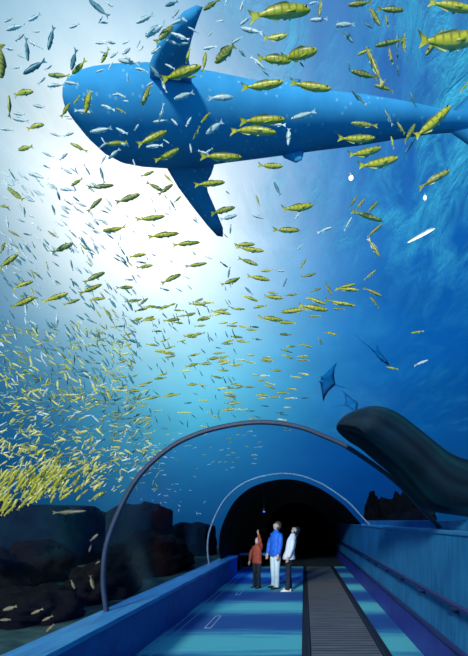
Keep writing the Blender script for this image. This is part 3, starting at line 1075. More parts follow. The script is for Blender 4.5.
# ------------------------------------------------------------------ fish told apart one by one: kind, head, tail, fatness, label
BIG = [
    ('gold', 311, 9, 250, 13, 1.0, 'long yellow fish with dark bars topmost above the shark\'s back, facing right'),
    ('gold', 283, 82, 242, 89, 1.0, 'yellow fish touching the upper edge of the shark\'s back, left of its pair'),
    ('gold', 331, 89, 290, 84, 1.05, 'yellow barred fish on the shark\'s upper edge, right of its pair'),
    ('gold', 317, 50, 280, 58, 1.3, 'plump yellow fish in front of another, above the shark\'s back'),
    ('gold', 291, 61, 257, 57, 1.2, 'yellow fish half behind a plump one above the shark\'s back'),
    ('gold', 287, 35, 264, 40, 1.5, 'rounded yellow fish alone between the topmost bar and the plump pair'),
    ('gold', 474, 10, 428, 2, 1.0, 'dark-barred yellow fish cut off at the top right corner'),
    ('gold', 482, 36, 415, 46, 1.2, 'very large pale yellow barred fish entering at the right edge'),
    ('gold', 450, 107, 411, 143, 0.95, 'large yellow fish rising steeply across the shark\'s tail'),
    ('gold', 398, 158, 357, 169, 1.15, 'yellow fish with bold dark bars just below the shark\'s tail stem'),
    ('gold', 381, 148, 347, 158, 0.95, 'slim barred yellow fish just above the boldly barred one below the shark'),
    ('gold', 375, 138, 337, 140, 0.95, 'level yellow fish on the shark\'s lower edge near its tail'),
    ('olive', 450, 170, 419, 187, 1.1, 'olive fish alone in dark water under the shark\'s tail'),
    ('gold', 313, 205, 281, 211, 1.1, 'yellow fish with black bars in blue water right of the glow'),
    ('gold', 283, 166, 259, 166, 1.1, 'short yellow fish just below the notch of the shark\'s belly'),
    ('gold', 300, 230, 273, 230, 1.1, 'yellow fish below the black-barred one, right of the glow'),
    ('gold', 285, 119, 238, 121, 0.95, 'yellow fish in front of the middle of the shark, upper of two'),
    ('gold', 276, 132, 228, 128, 0.8, 'slender yellow fish in front of the middle of the shark, lower of two'),
    ('gold', 242, 157, 199, 156, 1.0, 'level yellow fish on the shark\'s belly edge right of its hanging fin'),
    ('gold', 201, 66, 161, 80, 1.0, 'bright yellow fish across the base of the shark\'s raised fin'),
    ('olive', 215, 62, 237, 42, 1.3, 'dark deep-bodied fish right of the shark\'s raised fin'),
    ('gold', 167, 131, 137, 145, 1.1, 'yellow fish slanting up in front of the shark behind its head'),
    ('gold', 179, 149, 154, 163, 1.05, 'yellow fish slanting up near the root of the shark\'s hanging fin'),
    ('gold', 206, 52, 203, 71, 1.35, 'upright yellow fish beside the dark deep-bodied one'),
    ('olive', 142, 105, 151, 82, 1.2, 'olive fish diving nose down on the shark\'s shoulder'),
    ('gold', 85, 112, 91, 86, 1.1, 'yellow fish diving nose down on the shark\'s head'),
    ('gold', 70, 103, 61, 117, 1.1, 'yellow fish crossing the tip of the shark\'s snout'),
    ('gold', 33, 91, 12, 94, 1.2, 'yellow fish level with the snout in pale water'),
    ('gold', 44, 124, 26, 128, 1.3, 'stout yellow fish left of the shark\'s lower jaw'),
    ('gold', 18, 150, 32, 146, 1.5, 'rounded yellow fish lowest in the pale water left of the shark'),
    ('gold', 70, 143, 87, 151, 1.1, 'yellow fish on the lower edge of the shark\'s head'),
    ('gold', 107, 144, 128, 142, 1.1, 'yellow fish facing left under the shark\'s gills'),
    ('silver', 90, 132, 113, 128, 1.0, 'silvery fish facing left on the shark\'s cheek'),
    ('silver', 206, 134, 223, 121, 1.3, 'deep silver fish in front of the shark above its hanging fin'),
    ('silver', 174, 99, 194, 92, 1.1, 'grey silver fish arching in front of the shark\'s shoulder'),
    ('silver', 233, 97, 208, 98, 1.1, 'silver fish facing right on the shark\'s side below its back edge'),
    ('silver', 291, 119, 315, 112, 0.9, 'silver fish facing a yellow one on the shark\'s middle'),
    ('silver', 145, 36, 166, 23, 1.2, 'silver fish left of the shark\'s raised fin with green back'),
    ('olive', 173, 26, 155, 43, 1.2, 'olive fish rising over the edge of the raised fin'),
    ('olive', 203, 10, 219, 0, 1.0, 'olive fish at the tip of the shark\'s raised fin'),
    ('teal', 89, 0, 109, 17, 1.0, 'dark blue fish diving from the top edge over pale water'),
    ('olive', 1, 78, 0, 42, 1.4, 'big dark green fish cut by the left edge, upright'),
    ('teal', 23, 74, 46, 60, 0.9, 'blue-grey fish with curved tail in pale water left of the shark'),
    ('teal', 48, 50, 54, 26, 1.0, 'dark slender fish hanging nose down in pale water'),
    ('teal', 28, 61, 26, 37, 0.8, 'thin dark upright fish left of the hanging one'),
    ('olive', 48, 75, 70, 76, 1.0, 'olive fish facing left just above the shark\'s forehead'),
    ('gold', 72, 74, 86, 61, 1.1, 'small yellow fish crossing a blue one above the shark\'s forehead'),
    ('silver', 6, 30, 24, 24, 1.0, 'silver fish with yellow back near the top left corner'),
    ('silver', 47, 86, 64, 84, 1.1, 'silver fish touching the shark\'s brow'),
    ('silver', 118, 60, 138, 63, 1.0, 'silver fish level above the shark\'s back behind its head'),
    ('gold', 225, 182, 194, 185, 0.9, 'yellow fish crossing the top of the shark\'s hanging fin'),
    ('gold', 235, 207, 210, 214, 1.0, 'yellow fish just right of the hanging fin tip, upper'),
    ('silver', 237, 215, 220, 220, 1.1, 'silver-yellow fish right of the hanging fin tip, lower'),
    ('olive', 165, 192, 146, 182, 1.0, 'dark olive fish nosing down against the hanging fin'),
    ('olive', 140, 194, 116, 203, 1.1, 'olive fish left of the hanging fin in the white glow'),
    ('gold', 165, 216, 136, 221, 0.85, 'slim yellow fish left of the hanging fin\'s lower half'),
    ('gold', 179, 233, 147, 237, 0.85, 'long slim yellow fish level with the hanging fin\'s tip'),
    ('olive', 114, 185, 88, 188, 0.9, 'olive fish under the shark\'s jaw in the white glow'),
    ('olive', 102, 198, 87, 211, 1.0, 'dark olive fish slanting down below the jaw in the white glow'),
    ('gold', 103, 231, 128, 228, 0.85, 'slim yellow fish facing left in the middle of the white glow'),
    ('olive', 8, 188, 26, 203, 1.1, 'olive fish with yellow tail at the left under the pale water'),
    ('silver', 60, 189, 75, 190, 1.2, 'grey fish with deep body left of the white glow'),
    ('gold', 18, 254, -1, 268, 1.0, 'yellow fish slanting up at the left edge above the shoal'),
    ('gold', 68, 293, 42, 302, 0.9, 'yellow fish slanting up under the left side of the glow'),
    ('olive', 105, 272, 83, 282, 1.1, 'dark olive fish on the lower left rim of the glow'),
    ('gold', 102, 284, 79, 294, 0.9, 'yellow fish just under the dark olive one at the glow rim'),
    ('gold', 33, 281, 12, 288, 1.1, 'yellow fish above a dark one near the left edge'),
    ('gold', 35, 297, 10, 308, 1.0, 'yellow fish beside a dark one near the left edge'),
    ('olive', 20, 296, 37, 298, 1.2, 'dark fish lying over a yellow one near the left edge'),
    ('olive', 73, 243, 52, 253, 1.0, 'olive fish slanting up on the left rim of the white glow'),
    ('gold', 181, 274, 161, 283, 1.0, 'yellow fish slanting up in the lower middle of the glow'),
    ('gold', 207, 263, 185, 267, 0.85, 'slim yellow fish in the glow, right of the middle'),
    ('gold', 200, 242, 172, 245, 0.85, 'slim yellow fish directly below the hanging fin tip'),
    ('gold', 238, 278, 221, 285, 1.0, 'yellow fish slanting up at the right rim of the glow'),
    ('olive', 383, 221, 351, 211, 0.75, 'slender olive fish slanting down right of the black-barred one'),
    ('gold', 352, 305, 325, 301, 0.85, 'yellow fish at the right end of the lower stream'),
    ('gold', 281, 312, 309, 309, 0.9, 'long yellow fish facing left in the lower stream'),
    ('gold', 359, 290, 334, 288, 0.9, 'rightmost yellow fish of the blue water stream'),
    ('olive', 404, 10, 377, 9, 0.9, 'olive fish near the top right among crossing fish'),
    ('olive', 366, 47, 383, 85, 0.7, 'long olive fish hanging tail down in rippled water at right'),
    ('olive', 375, 46, 405, 39, 0.85, 'olive fish level over two upright ones in rippled water'),
    ('olive', 351, 71, 378, 78, 0.9, 'olive fish just above the shark\'s back near the tail end'),
    ('olive', 426, 54, 449, 22, 0.75, 'olive fish slanting steeply behind the very large barred one'),
    ('silver', 336, 25, 355, 24, 1.1, 'green-backed silver fish in rippled water above the shark'),
    ('olive', 319, 17, 321, -3, 1.1, 'olive fish pointing nose down from the top edge'),
]
# the rest that can be read one by one: kind, head, tail
SMALL = [
    ('silver', 28, 21, 41, 14), ('silver', 69, 28, 80, 24), ('silver', 98, 23, 103, 17), ('silver', 28, 41, 42, 48), ('silver', 17, 54, 25, 58), ('silver', 13, 68, 22, 67),
    ('teal', 71, 70, 76, 51), ('silver', 95, 43, 106, 43), ('gold', 101, 63, 109, 49), ('silver', 110, 58, 118, 52), ('silver', 96, 72, 105, 69), ('silver', 4, 22, 13, 18),
    ('teal', 165, 6, 178, 2), ('silver', 136, 23, 154, 14), ('silver', 172, 24, 185, 18), ('silver', 171, 33, 190, 40), ('silver', 166, 40, 180, 44), ('silver', 151, 54, 161, 47),
    ('silver', 135, 68, 148, 71), ('gold', 186, 64, 190, 46), ('silver', 203, 49, 217, 46), ('silver', 208, 36, 213, 31), ('silver', 188, 27, 199, 33), ('teal', 149, 64, 162, 80),
    ('silver', 165, 64, 175, 69), ('gold', 188, 78, 198, 75), ('silver', 240, 11, 244, -2), ('silver', 240, 25, 252, 15), ('silver', 241, 28, 263, 33), ('silver', 265, 69, 250, 55),
    ('silver', 310, 20, 328, 19), ('silver', 309, 4, 319, 1), ('teal', 353, 42, 342, 29), ('silver', 232, 43, 242, 37), ('olive', 348, 5, 372, 2), ('olive', 380, 25, 368, 5),
    ('olive', 385, 15, 389, 27), ('olive', 404, 34, 403, 56), ('teal', 397, 33, 398, 54), ('gold', 357, 55, 372, 48), ('olive', 389, 48, 393, 67),
    ('olive', 9, 95, 10, 117), ('silver', 64, 82, 79, 84), ('silver', 12, 118, 27, 121), ('silver', 13, 113, 25, 115), ('silver', 33, 105, 46, 108), ('silver', 0, 129, 13, 130),
    ('silver', 50, 133, 62, 137), ('silver', 42, 152, 55, 158), ('gold', 74, 104, 80, 96), ('silver', 93, 113, 74, 110), ('silver', 101, 105, 114, 109), ('silver', 112, 95, 121, 94),
    ('silver', 108, 159, 120, 148), ('silver', 159, 122, 164, 104), ('silver', 153, 122, 168, 120), ('silver', 146, 147, 163, 145), ('gold', 201, 123, 210, 112), ('olive', 193, 140, 200, 127),
    ('silver', 190, 144, 192, 154), ('silver', 116, 128, 129, 135), ('silver', 116, 142, 130, 146), ('silver', 116, 93, 127, 98), ('olive', 116, 108, 126, 113), ('silver', 268, 124, 286, 125),
    ('silver', 288, 145, 289, 125), ('olive', 374, 85, 394, 90), ('gold', 380, 88, 385, 80), ('teal', 352, 91, 367, 107), ('teal', 410, 92, 416, 107), ('teal', 384, 109, 393, 126),
    ('olive', 351, 123, 378, 126), ('olive', 397, 122, 405, 134), ('gold', 391, 136, 394, 148), ('olive', 415, 124, 404, 143), ('teal', 405, 153, 415, 139), ('gold', 468, 82, 459, 94),
    ('gold', 71, 186, 83, 178), ('teal', 100, 167, 104, 182), ('teal', 43, 165, 49, 168), ('teal', 75, 167, 77, 174), ('teal', 52, 205, 56, 216), ('teal', 24, 207, 25, 217),
    ('olive', 48, 231, 59, 239), ('gold', 0, 206, 9, 207), ('olive', 8, 230, 22, 238), ('silver', 33, 190, 45, 197), ('silver', 28, 173, 46, 178), ('gold', 154, 171, 141, 177),
    ('gold', 164, 174, 173, 183), ('olive', 173, 184, 159, 194), ('teal', 170, 200, 176, 210), ('olive', 181, 196, 174, 203), ('teal', 230, 234, 231, 225), ('silver', 332, 227, 317, 233),
    ('silver', 252, 215, 266, 219), ('olive', 256, 195, 260, 207), ('teal', 274, 182, 281, 197), ('silver', 295, 220, 300, 211), ('silver', 352, 217, 344, 231), ('olive', 357, 196, 349, 208),
    ('olive', 365, 198, 355, 211), ('olive', 378, 201, 367, 213), ('olive', 382, 224, 366, 238), ('olive', 380, 257, 368, 238), ('olive', 376, 270, 364, 280), ('olive', 382, 296, 364, 288),
    ('olive', 370, 297, 380, 308), ('gold', 355, 284, 338, 288), ('gold', 356, 306, 340, 303), ('gold', 255, 244, 234, 245), ('gold', 264, 251, 236, 248), ('olive', 258, 265, 238, 258),
    ('gold', 270, 280, 247, 276), ('gold', 258, 301, 241, 295), ('gold', 253, 308, 267, 305), ('gold', 261, 271, 273, 271), ('silver', 285, 271, 275, 271), ('olive', 306, 258, 300, 270),
    ('olive', 316, 273, 301, 278), ('silver', 297, 250, 303, 244), ('teal', 283, 287, 288, 276), ('olive', 332, 295, 325, 282), ('olive', 321, 288, 310, 292), ('gold', 283, 298, 263, 296),
    ('gold', 268, 292, 278, 294), ('olive', 297, 294, 284, 296), ('gold', 326, 304, 306, 297), ('gold', 328, 310, 299, 305), ('olive', 333, 309, 345, 309), ('gold', 309, 316, 321, 316),
    ('gold', 283, 320, 258, 317), ('gold', 279, 322, 296, 323), ('gold', 245, 309, 232, 309), ('teal', 245, 287, 253, 295), ('gold', 240, 277, 232, 284), ('olive', 80, 299, 63, 305),
    ('gold', 105, 298, 88, 300), ('gold', 5, 242, 1, 253), ('gold', 153, 265, 137, 268), ('olive', 147, 263, 137, 262), ('gold', 146, 254, 129, 257), ('gold', 206, 304, 189, 304),
    ('gold', 231, 314, 210, 310), ('gold', 180, 319, 163, 321), ('gold', 133, 287, 117, 288), ('olive', 148, 298, 138, 306), ('gold', 156, 306, 143, 307), ('teal', 228, 278, 230, 266),
    ('gold', 154, 316, 140, 322), ('olive', 210, 318, 197, 321), ('gold', 228, 309, 213, 312), ('gold', 411, 333, 424, 331), ('gold', 386, 367, 398, 369), ('silver', 428, 360, 413, 366),
    ('gold', 337, 335, 324, 331), ('olive', 322, 345, 318, 336), ('gold', 312, 347, 300, 344), ('silver', 288, 398, 297, 398), ('silver', 301, 398, 310, 398), ('gold', 256, 419, 248, 419),
]


def region(x, y):
    if y > 452 and x < 128:
        return 'in the bright shoal at lower left over the black rocks'
    if y > 432 and x >= 128:
        return 'near the hoop curve low over the tunnel'
    if y > 322 and x < 132:
        return 'in the dense shoal filling the left below the glow'
    if y > 322 and x < 320:
        return 'streaming above the near hoop in pale blue water'
    if y > 322:
        return 'alone in the deep blue water by the faint rays'
    if y > 170 and x < 66:
        return 'in the band along the left edge beside the glow'
    if y > 170 and x < 234:
        return 'in front of the white glow below the shark'
    if y > 170:
        return 'in blue water right of the glow below the shark'
    if x < 62:
        return 'in the pale water left of the shark\'s snout'
    if y > 80:
        return 'close against the shark\'s dark body'
    if x < 232:
        return 'round the shark\'s raised fin near the top edge'
    return 'in rippled water above the shark\'s back'


LOOK = {'gold': 'small yellow fish ', 'olive': 'small olive-green fish ', 'silver': 'small pale silver fish ', 'teal': 'small dark blue-grey fish '}


def grouped(kind, h, tl, **kw):
    x, y = (h[0] + tl[0]) / 2, (h[1] + tl[1]) / 2
    r = region(x, y)
    return fish(kind, h, tl, LOOK[kind] + r, LOOK[kind].strip() + ' ' + r, **kw)


for kd, hx, hy, tx, ty, ft, lb in BIG:
    fish(kd, (hx, hy), (tx, ty), lb, 'larger fish round the shark', fat=ft, eyes=True, L=random.uniform(0.27, 0.33))
for kd, hx, hy, tx, ty in SMALL:
    grouped(kd, (hx, hy), (tx, ty), L=random.uniform(0.17, 0.26))

# the shoals: where, how many, size in the view, heading, mix of kinds
AREAS = [
    # x0, x1, y0, y1, count, length lo-hi, angle, spread, kinds, falloff
    (0, 230, 0, 165, 46, (7, 12), -10, 60, (('silver', 1.0),)),
    (235, 400, 0, 85, 10, (8, 13), 60, 50, (('teal', .6), ('olive', .4))),
    (0, 110, 170, 250, 80, (8, 13), 40, 22, (('silver', .75), ('teal', .25))),
    (0, 135, 245, 340, 170, (7, 12), 52, 22, (('silver', .30), ('teal', .55), ('olive', .15))),
    (115, 235, 185, 320, 44, (5, 9), 55, 35, (('teal', .75), ('silver', .25))),
    (120, 240, 300, 415, 70, (9, 14), -6, 14, (('gold', .85), ('olive', .15))),
    (110, 235, 300, 430, 110, (5, 8), 62, 28, (('teal', .9), ('olive', .1))),
    (232, 310, 320, 400, 36, (9, 13), 6, 10, (('gold', .85), ('olive', .15))),
    (180, 290, 395, 432, 26, (6, 10), 4, 14, (('gold', .7), ('teal', .3))),
    (0, 135, 325, 400, 400, (6, 11), 40, 45, (('teal', .42), ('silver', .08), ('olive', .28), ('gold', .22))),
    (0, 150, 390, 472, 560, (6, 10), -15, 50, (('teal', .34), ('silver', .10), ('olive', .30), ('gold', .26))),
    (0, 66, 470, 514, 130, (10, 14), -50, 16, (('gold', .95), ('silver', .05))),
    (40, 104, 456, 498, 80, (9, 12), -48, 18, (('gold', .85), ('olive', .15))),
    (0, 60, 440, 475, 60, (8, 11), -50, 24, (('gold', .75), ('teal', .25))),
    (90, 165, 440, 492, 110, (4, 7), -20, 50, (('gold', .45), ('teal', .35), ('silver', .2))),
    (150, 262, 428, 470, 60, (3, 5), -5, 20, (('silver', .3), ('gold', .7))),
    (128, 205, 475, 520, 26, (2, 4), 10, 60, (('silver', 1.0),)),
]
cand = []
for x0, x1, y0, y1, n_, (l0, l1), ang, spr, kinds in AREAS:
    for _ in range(n_):
        x = random.uniform(x0, x1)
        y = random.uniform(y0, y1)
        if y0 == 470 and y > 516 - 0.45 * x:        # the bright shoal ends on a slanting lower edge
            y = y - 22
        a_ = math.radians(ang + random.gauss(0, spr * 0.6))
        ln = random.uniform(l0, l1)
        r_ = random.random()
        for kd, pr in kinds:
            r_ -= pr
            if r_ <= 0:
                break
        dx, dy = math.cos(a_) * ln / 2, math.sin(a_) * ln / 2
        s = 1 if random.random() < 0.7 else -1
        if y0 in (470, 452, 440):
            s = 1 if random.random() < 0.9 else -1
        cand.append((ln, kd, (x + dx * s, y + dy * s), (x - dx * s, y - dy * s)))
cand.sort(key=lambda c_: -c_[0])
REST = {'gold': ([], [], []), 'silver': ([], [], [])}
for ln, kd, h, tl in cand:
    fam = 'gold' if kd in ('gold', 'olive') else 'silver'
    if COUNT[fam] < 300:
        grouped(kd, h, tl, L=random.uniform(0.15, 0.23), tilt=random.uniform(-0.6, 0.6), fat=1.45 if region(*h).startswith('in the bright') else 1.0)
        continue
    V, Fc = fish_verts(random.choice(BEND), 6, False)
    Mx = fish_matrix(h, tl, random.uniform(0.13, 0.20), random.uniform(-0.5, 0.5), 1.2)
    b = len(REST[fam][0])
    REST[fam][0].extend([tuple(Mx @ Vector(v)) for v in V])
    REST[fam][1].extend([tuple(i + b for i in f_) for f_ in Fc])
    REST[fam][2].extend([0 if kd in ('gold', 'silver') else 1] * len(Fc))


def shoal_skin(name, a, b):
    """flank colours of the small shoal fish, varied from place to place"""
    k = N(name)
    nz = k.noise(k.coords(), 3.0, 2)
    k.bsdf(k.ramp(nz, [(0.4, a), (0.6, b)]), 0.4)
    return k.m


SK = {'gold': (shoal_skin('shoal_yellow', (0.62, 0.56, 0.05), (0.74, 0.70, 0.24)), shoal_skin('shoal_olive', (0.20, 0.24, 0.05), (0.42, 0.42, 0.08))),
      'silver': (shoal_skin('shoal_silver', (0.55, 0.66, 0.66), (0.75, 0.82, 0.80)), shoal_skin('shoal_teal', (0.03, 0.15, 0.20), (0.09, 0.27, 0.32)))}
for fam, nm, lb in (('gold', 'yellow_fish_shoal', 'mass of tiny yellow and olive fish in the left shoal and round the hoop'),
                    ('silver', 'silver_fish_shoal', 'mass of tiny silver and blue-grey fish in the left shoal and round the hoop')):
    V, Fc, Mi = REST[fam]
    if not V:
        continue
    me = bpy.data.meshes.new(nm)
    me.from_pydata(V, [], Fc)
    me.materials.append(SK[fam][0])
    me.materials.append(SK[fam][1])
    me.polygons.foreach_set('material_index', Mi)
    me.update()
    tag(link(bpy.data.objects.new(nm, me)), lb, 'shoal of fish', kind='stuff')

# brown fish near the black rocks
REEF = [(3, 610, 17, 606, 'largest brown fish over the black rocks by the picture edge'), (0, 620, 12, 619, 'brown fish just below the largest one by the black rocks'),
        (31, 614, 42, 609, 'brown fish above the dark gap in the black rocks'), (42, 621, 52, 616, 'brown fish in the middle of the black rocks'),
        (46, 632, 54, 624, 'brown fish lowest, close to the lit coping'), (94, 589, 90, 575, 'upright brown fish beside the foot of the near hoop'),
        (75, 589, 71, 580, 'small upright brown fish above the black rocks'), (86, 612, 82, 618, 'brown fish rising beside the coping near the hoop'),
        (98, 534, 90, 541, 'pale brown fish before the dark rock, left of the hoop, upper of three'), (89, 552, 91, 545, 'pale brown fish left of the hoop, middle of three'),
        (100, 561, 95, 564, 'pale brown fish left of the hoop, lowest of three'), (86, 511, 50, 513, 'long dim brown fish under the bright shoal')]
for hx, hy, tx, ty, lb in REEF:
    y = (hy + ty) / 2
    Yd = 4.45 if y > 600 and hx < 60 else 5.3 if y > 600 else (5.4 if y > 570 else 6.0)
    fish('brown', (hx, hy), (tx, ty), lb, 'brown fish by the rocks', fat=1.35 if hy != 511 else 0.7, eyes=False, tilt=0.1, Y=Yd)


# ------------------------------------------------------------------ people
def skin_mesh(verts, edges, radii, levels=2, root=0):
    me = bpy.data.meshes.new('tmp')
    me.from_pydata([Vector(v) for v in verts], edges, [])
    o = bpy.data.objects.new('tmp', me)
    COL.objects.link(o)
    o.modifiers.new('s', 'SKIN').use_smooth_shade = True
    for i, sv in enumerate(me.skin_vertices[0].data):
        r_ = radii[i]
        sv.radius = r_ if isinstance(r_, tuple) else (r_, r_)
        sv.use_root = (i == root)
    m = o.modifiers.new('u', 'SUBSURF')
    m.levels = m.render_levels = levels
    bpy.context.view_layer.update()
    ev = o.evaluated_get(bpy.context.evaluated_depsgraph_get())
    out = bpy.data.meshes.new_from_object(ev)
    bpy.data.objects.remove(o)
    bpy.data.meshes.remove(me)
    return out


class Chain:
    def __init__(self):
        self.v, self.e, self.r = [], [], []

    def add(self, p_, r_, parent=None):
        self.v.append(tuple(p_))
        self.r.append(r_)
        if parent is not None:
            self.e.append((parent, len(self.v) - 1))
        return len(self.v) - 1

    def line(self, pts, rs, parent=None):
        ids = []
        for p_, r_ in zip(pts, rs):
            parent = self.add(p_, r_, parent)
            ids.append(parent)
        return ids


def loft(bm, rings, n=18):
    rr = []
    for c_, a_, b_ in rings:
        rr.append([bm.verts.new(c_ + Vector((a_ * math.cos(2 * math.pi * k_ / n), b_ * math.sin(2 * math.pi * k_ / n), 0))) for k_ in range(n)])
    for r0, r1 in zip(rr, rr[1:]):
        for k_ in range(n):
            bm.faces.new((r0[k_], r0[(k_ + 1) % n], r1[(k_ + 1) % n], r1[k_]))
    bm.faces.new(rr[0][::-1])
    bm.faces.new(rr[-1])
    bmesh.ops.recalc_face_normals(bm, faces=bm.faces[:])


def person(name, loc, rz, H, lean, head_pitch, head_yaw, arms, mats, hair_kind, label, stance=0.10, female=False, flare=1.0):
    """local frame: +x is the way the person faces, +y their left"""
    s = H / 1.75
    root = tag(empty(name, loc, rz), label, 'person')
    V = lambda x, y, z: Vector((x, y, z)) * s
    ln = lambda z: -lean * max(0.0, z - 0.95)          # backward lean of the trunk
    sw = 0.165 if female else 0.19
    hips = [V(0, sg * 0.085, 0.90) for sg in (1, -1)]
    knees = [V(0.03 if sg > 0 else 0.0, sg * (0.085 + stance * 0.25), 0.48) for sg in (1, -1)]
    ank = [V(-0.01 + (0.05 if sg > 0 else -0.03), sg * (0.08 + stance * 0.5), 0.09) for sg in (1, -1)]
    pel = V(0, 0, 0.95)
    wa = V(ln(1.10), 0, 1.10)
    ch = V(ln(1.30) + 0.01, 0, 1.30)
    nk = V(ln(1.47), 0, 1.47)
    nt = V(ln(1.55) + 0.005, 0, 1.545)
    shl = [V(ln(1.39), sg * sw, 1.385) for sg in (1, -1)]
    # body: legs, trunk, arms and hands in one skin
    c_ = Chain()
    a0 = c_.add(pel, 0.085 * s)
    a1 = c_.add(wa, 0.085 * s, a0)
    a2 = c_.add(ch, 0.09 * s, a1)
    a3 = c_.add(nk, 0.06 * s, a2)
    a4 = c_.add(nt, 0.05 * s, a3)
    for i in range(2):
        c_.line([hips[i], knees[i], ank[i], ank[i] + V(0.03, 0, -0.05), ank[i] + V(0.14, 0, -0.055)], [0.075 * s, 0.052 * s, 0.036 * s, 0.034 * s, 0.025 * s], a0)
    wrists, hdirs = [], []
    for i, (el, wr) in enumerate(arms):
        el, wr = V(*el), V(*wr)
        hd = (wr - el).normalized()
        ids = c_.line([shl[i], el, wr], [0.030 * s, 0.034 * s, 0.026 * s], a2)
        palm = c_.add(wr + hd * 0.055 * s, (0.034 * s, 0.017 * s), ids[-1])
        ref = Vector((1, 0, 0)) if abs(hd.x) < 0.8 else Vector((0, 1, 0))
        ac = (ref - hd * ref.dot(hd)).normalized()
        pn = hd.cross(ac)
        for q, (off, fl) in enumerate(((0.026, 0.070), (0.009, 0.080), (-0.009, 0.074), (-0.026, 0.058))):
            b = wr + hd * 0.085 * s + ac * off * s
            m_ = b + hd * fl * 0.5 * s
            t_ = b + hd * fl * 0.95 * s + pn * 0.018 * s
            c_.line([b, m_, t_], [0.0095 * s, 0.0088 * s, 0.007 * s], palm)
        tb = wr + hd * 0.035 * s + ac * 0.036 * s
        c_.line([tb, tb + hd * 0.03 * s + ac * 0.022 * s, tb + hd * 0.058 * s + ac * 0.026 * s], [0.011 * s, 0.010 * s, 0.008 * s], ids[-1])
        wrists.append(wr)
        hdirs.append(hd)
    me = skin_mesh(c_.v, c_.e, c_.r, 1)
    bm = bmesh.new()
    bm.from_mesh(me)
    for f in bm.faces:
        f.material_index = 0
    # head with face, joined to the neck
    hb = bmesh.new()
    bmesh.ops.create_uvsphere(hb, u_segments=24, v_segments=18, radius=1.0)
    for v in hb.verts:
        d = v.co.copy()
        x, y, z = d.x * 0.095, d.y * 0.076, d.z * 0.118
        if z < 0:                                   # jaw and chin
            kq = min(1, -d.z)
            y *= 1 - 0.28 * kq
            x = x * (1 - 0.12 * kq) + 0.012 * kq
        if d.x > 0.6:
            x -= 0.008 * max(0, 1 - abs(d.z - 0.05) * 6)     # eye line set back
            nn = max(0, 1 - abs(d.y) * 4.5) * max(0, 1 - abs(d.z + 0.18) * 3.2)
            x += 0.030 * nn
            x += 0.006 * max(0, 1 - abs(d.z + 0.52) * 7) * max(0, 1 - abs(d.y) * 2.2)
        v.co = Vector((x, y, z))
    for sg in (1, -1):
        add_ball(hb, Vector((0.079, sg * 0.030, 0.008)), 0.012, 0.014, 0.009, 10, 6, mi=2)
        add_ball(hb, Vector((0.086, sg * 0.031, 0.008)), 0.006, 0.006, 0.006, 8, 6, mi=3)
        add_ball(hb, Vector((0.082, sg * 0.031, 0.026)), 0.008, 0.018, 0.004, 8, 6, mi=4)
        add_ball(hb, Vector((-0.005, sg * 0.078, -0.005)), 0.016, 0.008, 0.028, 10, 8)
    add_ball(hb, Vector((0.085, 0, -0.058)), 0.008, 0.022, 0.006, 10, 6, mi=1)
    Rm = Matrix.Rotation(head_yaw, 3, 'Z') @ Matrix.Rotation(-head_pitch, 3, 'Y')
    hc = nt + (Rm @ Vector((0.018, 0, 0.085))) * s
    HM = Matrix.Translation(hc) @ Rm.to_4x4() @ Matrix.Scale(s * (1.0 if H > 1.5 else 1.13), 4)
    hb.transform(HM)
    tmp = bpy.data.meshes.new('t')
    hb.to_mesh(tmp)
    hb.free()
    bm.from_mesh(tmp)
    bpy.data.meshes.remove(tmp)
    obj('body', bm, [M['skin'], M['lips'], M['shoe_white'], M['eye'], mats['hair']], root, True)
    # trousers
    bm = bmesh.new()
    loft(bm, [(V(0, 0, 1.02), 0.105 * s, 0.150 * s), (V(0, 0, 0.95), 0.112 * s, 0.160 * s), (V(0, 0, 0.87), 0.110 * s, 0.160 * s), (V(0, 0, 0.81), 0.085 * s, 0.125 * s), (V(0, 0, 0.785), 0.04 * s, 0.05 * s)])
    for i in range(2):
        hp, kn, an = hips[i], knees[i], ank[i]
        leg = [hp + V(0, 0, 0.0), hp.lerp(kn, 0.35), hp.lerp(kn, 0.7), kn, kn.lerp(an, 0.4), kn.lerp(an, 0.75), an + V(0.01, 0, 0.0), an + V(0.015, 0, -0.045)]
        add_tube(bm, leg, [v * s for v in (0.088, 0.090, 0.080, 0.070, 0.066, 0.064, 0.068, 0.070)], 14)
    obj('trousers', bm, mats['trousers'], root, True)
    # jacket: trunk with hem, collar and sleeves
    bm = bmesh.new()
    prof = [(0.845, 0.128 * flare ** 1.5, 0.185 * flare ** 1.5), (0.86, 0.136 * flare ** 1.5, 0.192 * flare ** 1.5), (0.95, 0.132 * flare, 0.186 * flare), (1.08, 0.126, 0.174), (1.20, 0.132, 0.182),
            (1.32, 0.130, 0.196), (1.39, 0.115, 0.192), (1.43, 0.098, 0.165), (1.465, 0.080, 0.115), (1.49, 0.068, 0.075), (1.525, 0.064, 0.066)]
    loft(bm, [(V(ln(z) + (0.008 if z > 1.2 else 0), 0, z), a_ * s, b_ * s * (0.92 if female else 1)) for z, a_, b_ in prof])
    for i, (el, wr) in enumerate(arms):
        el, wr = V(*el), V(*wr)
        sh_ = shl[i]
        inn = Vector((sh_.x, sh_.y * 0.45, sh_.z - 0.01 * s))
        add_tube(bm, [inn, sh_, sh_.lerp(el, 0.35), sh_.lerp(el, 0.75), el, el.lerp(wr, 0.35), el.lerp(wr, 0.75), wr.lerp(el, 0.03), wr],
                 [v * s for v in (0.050, 0.068, 0.072, 0.067, 0.064, 0.060, 0.052, 0.048, 0.040)], 14)
    obj('jacket', bm, mats['jacket'], root, True)
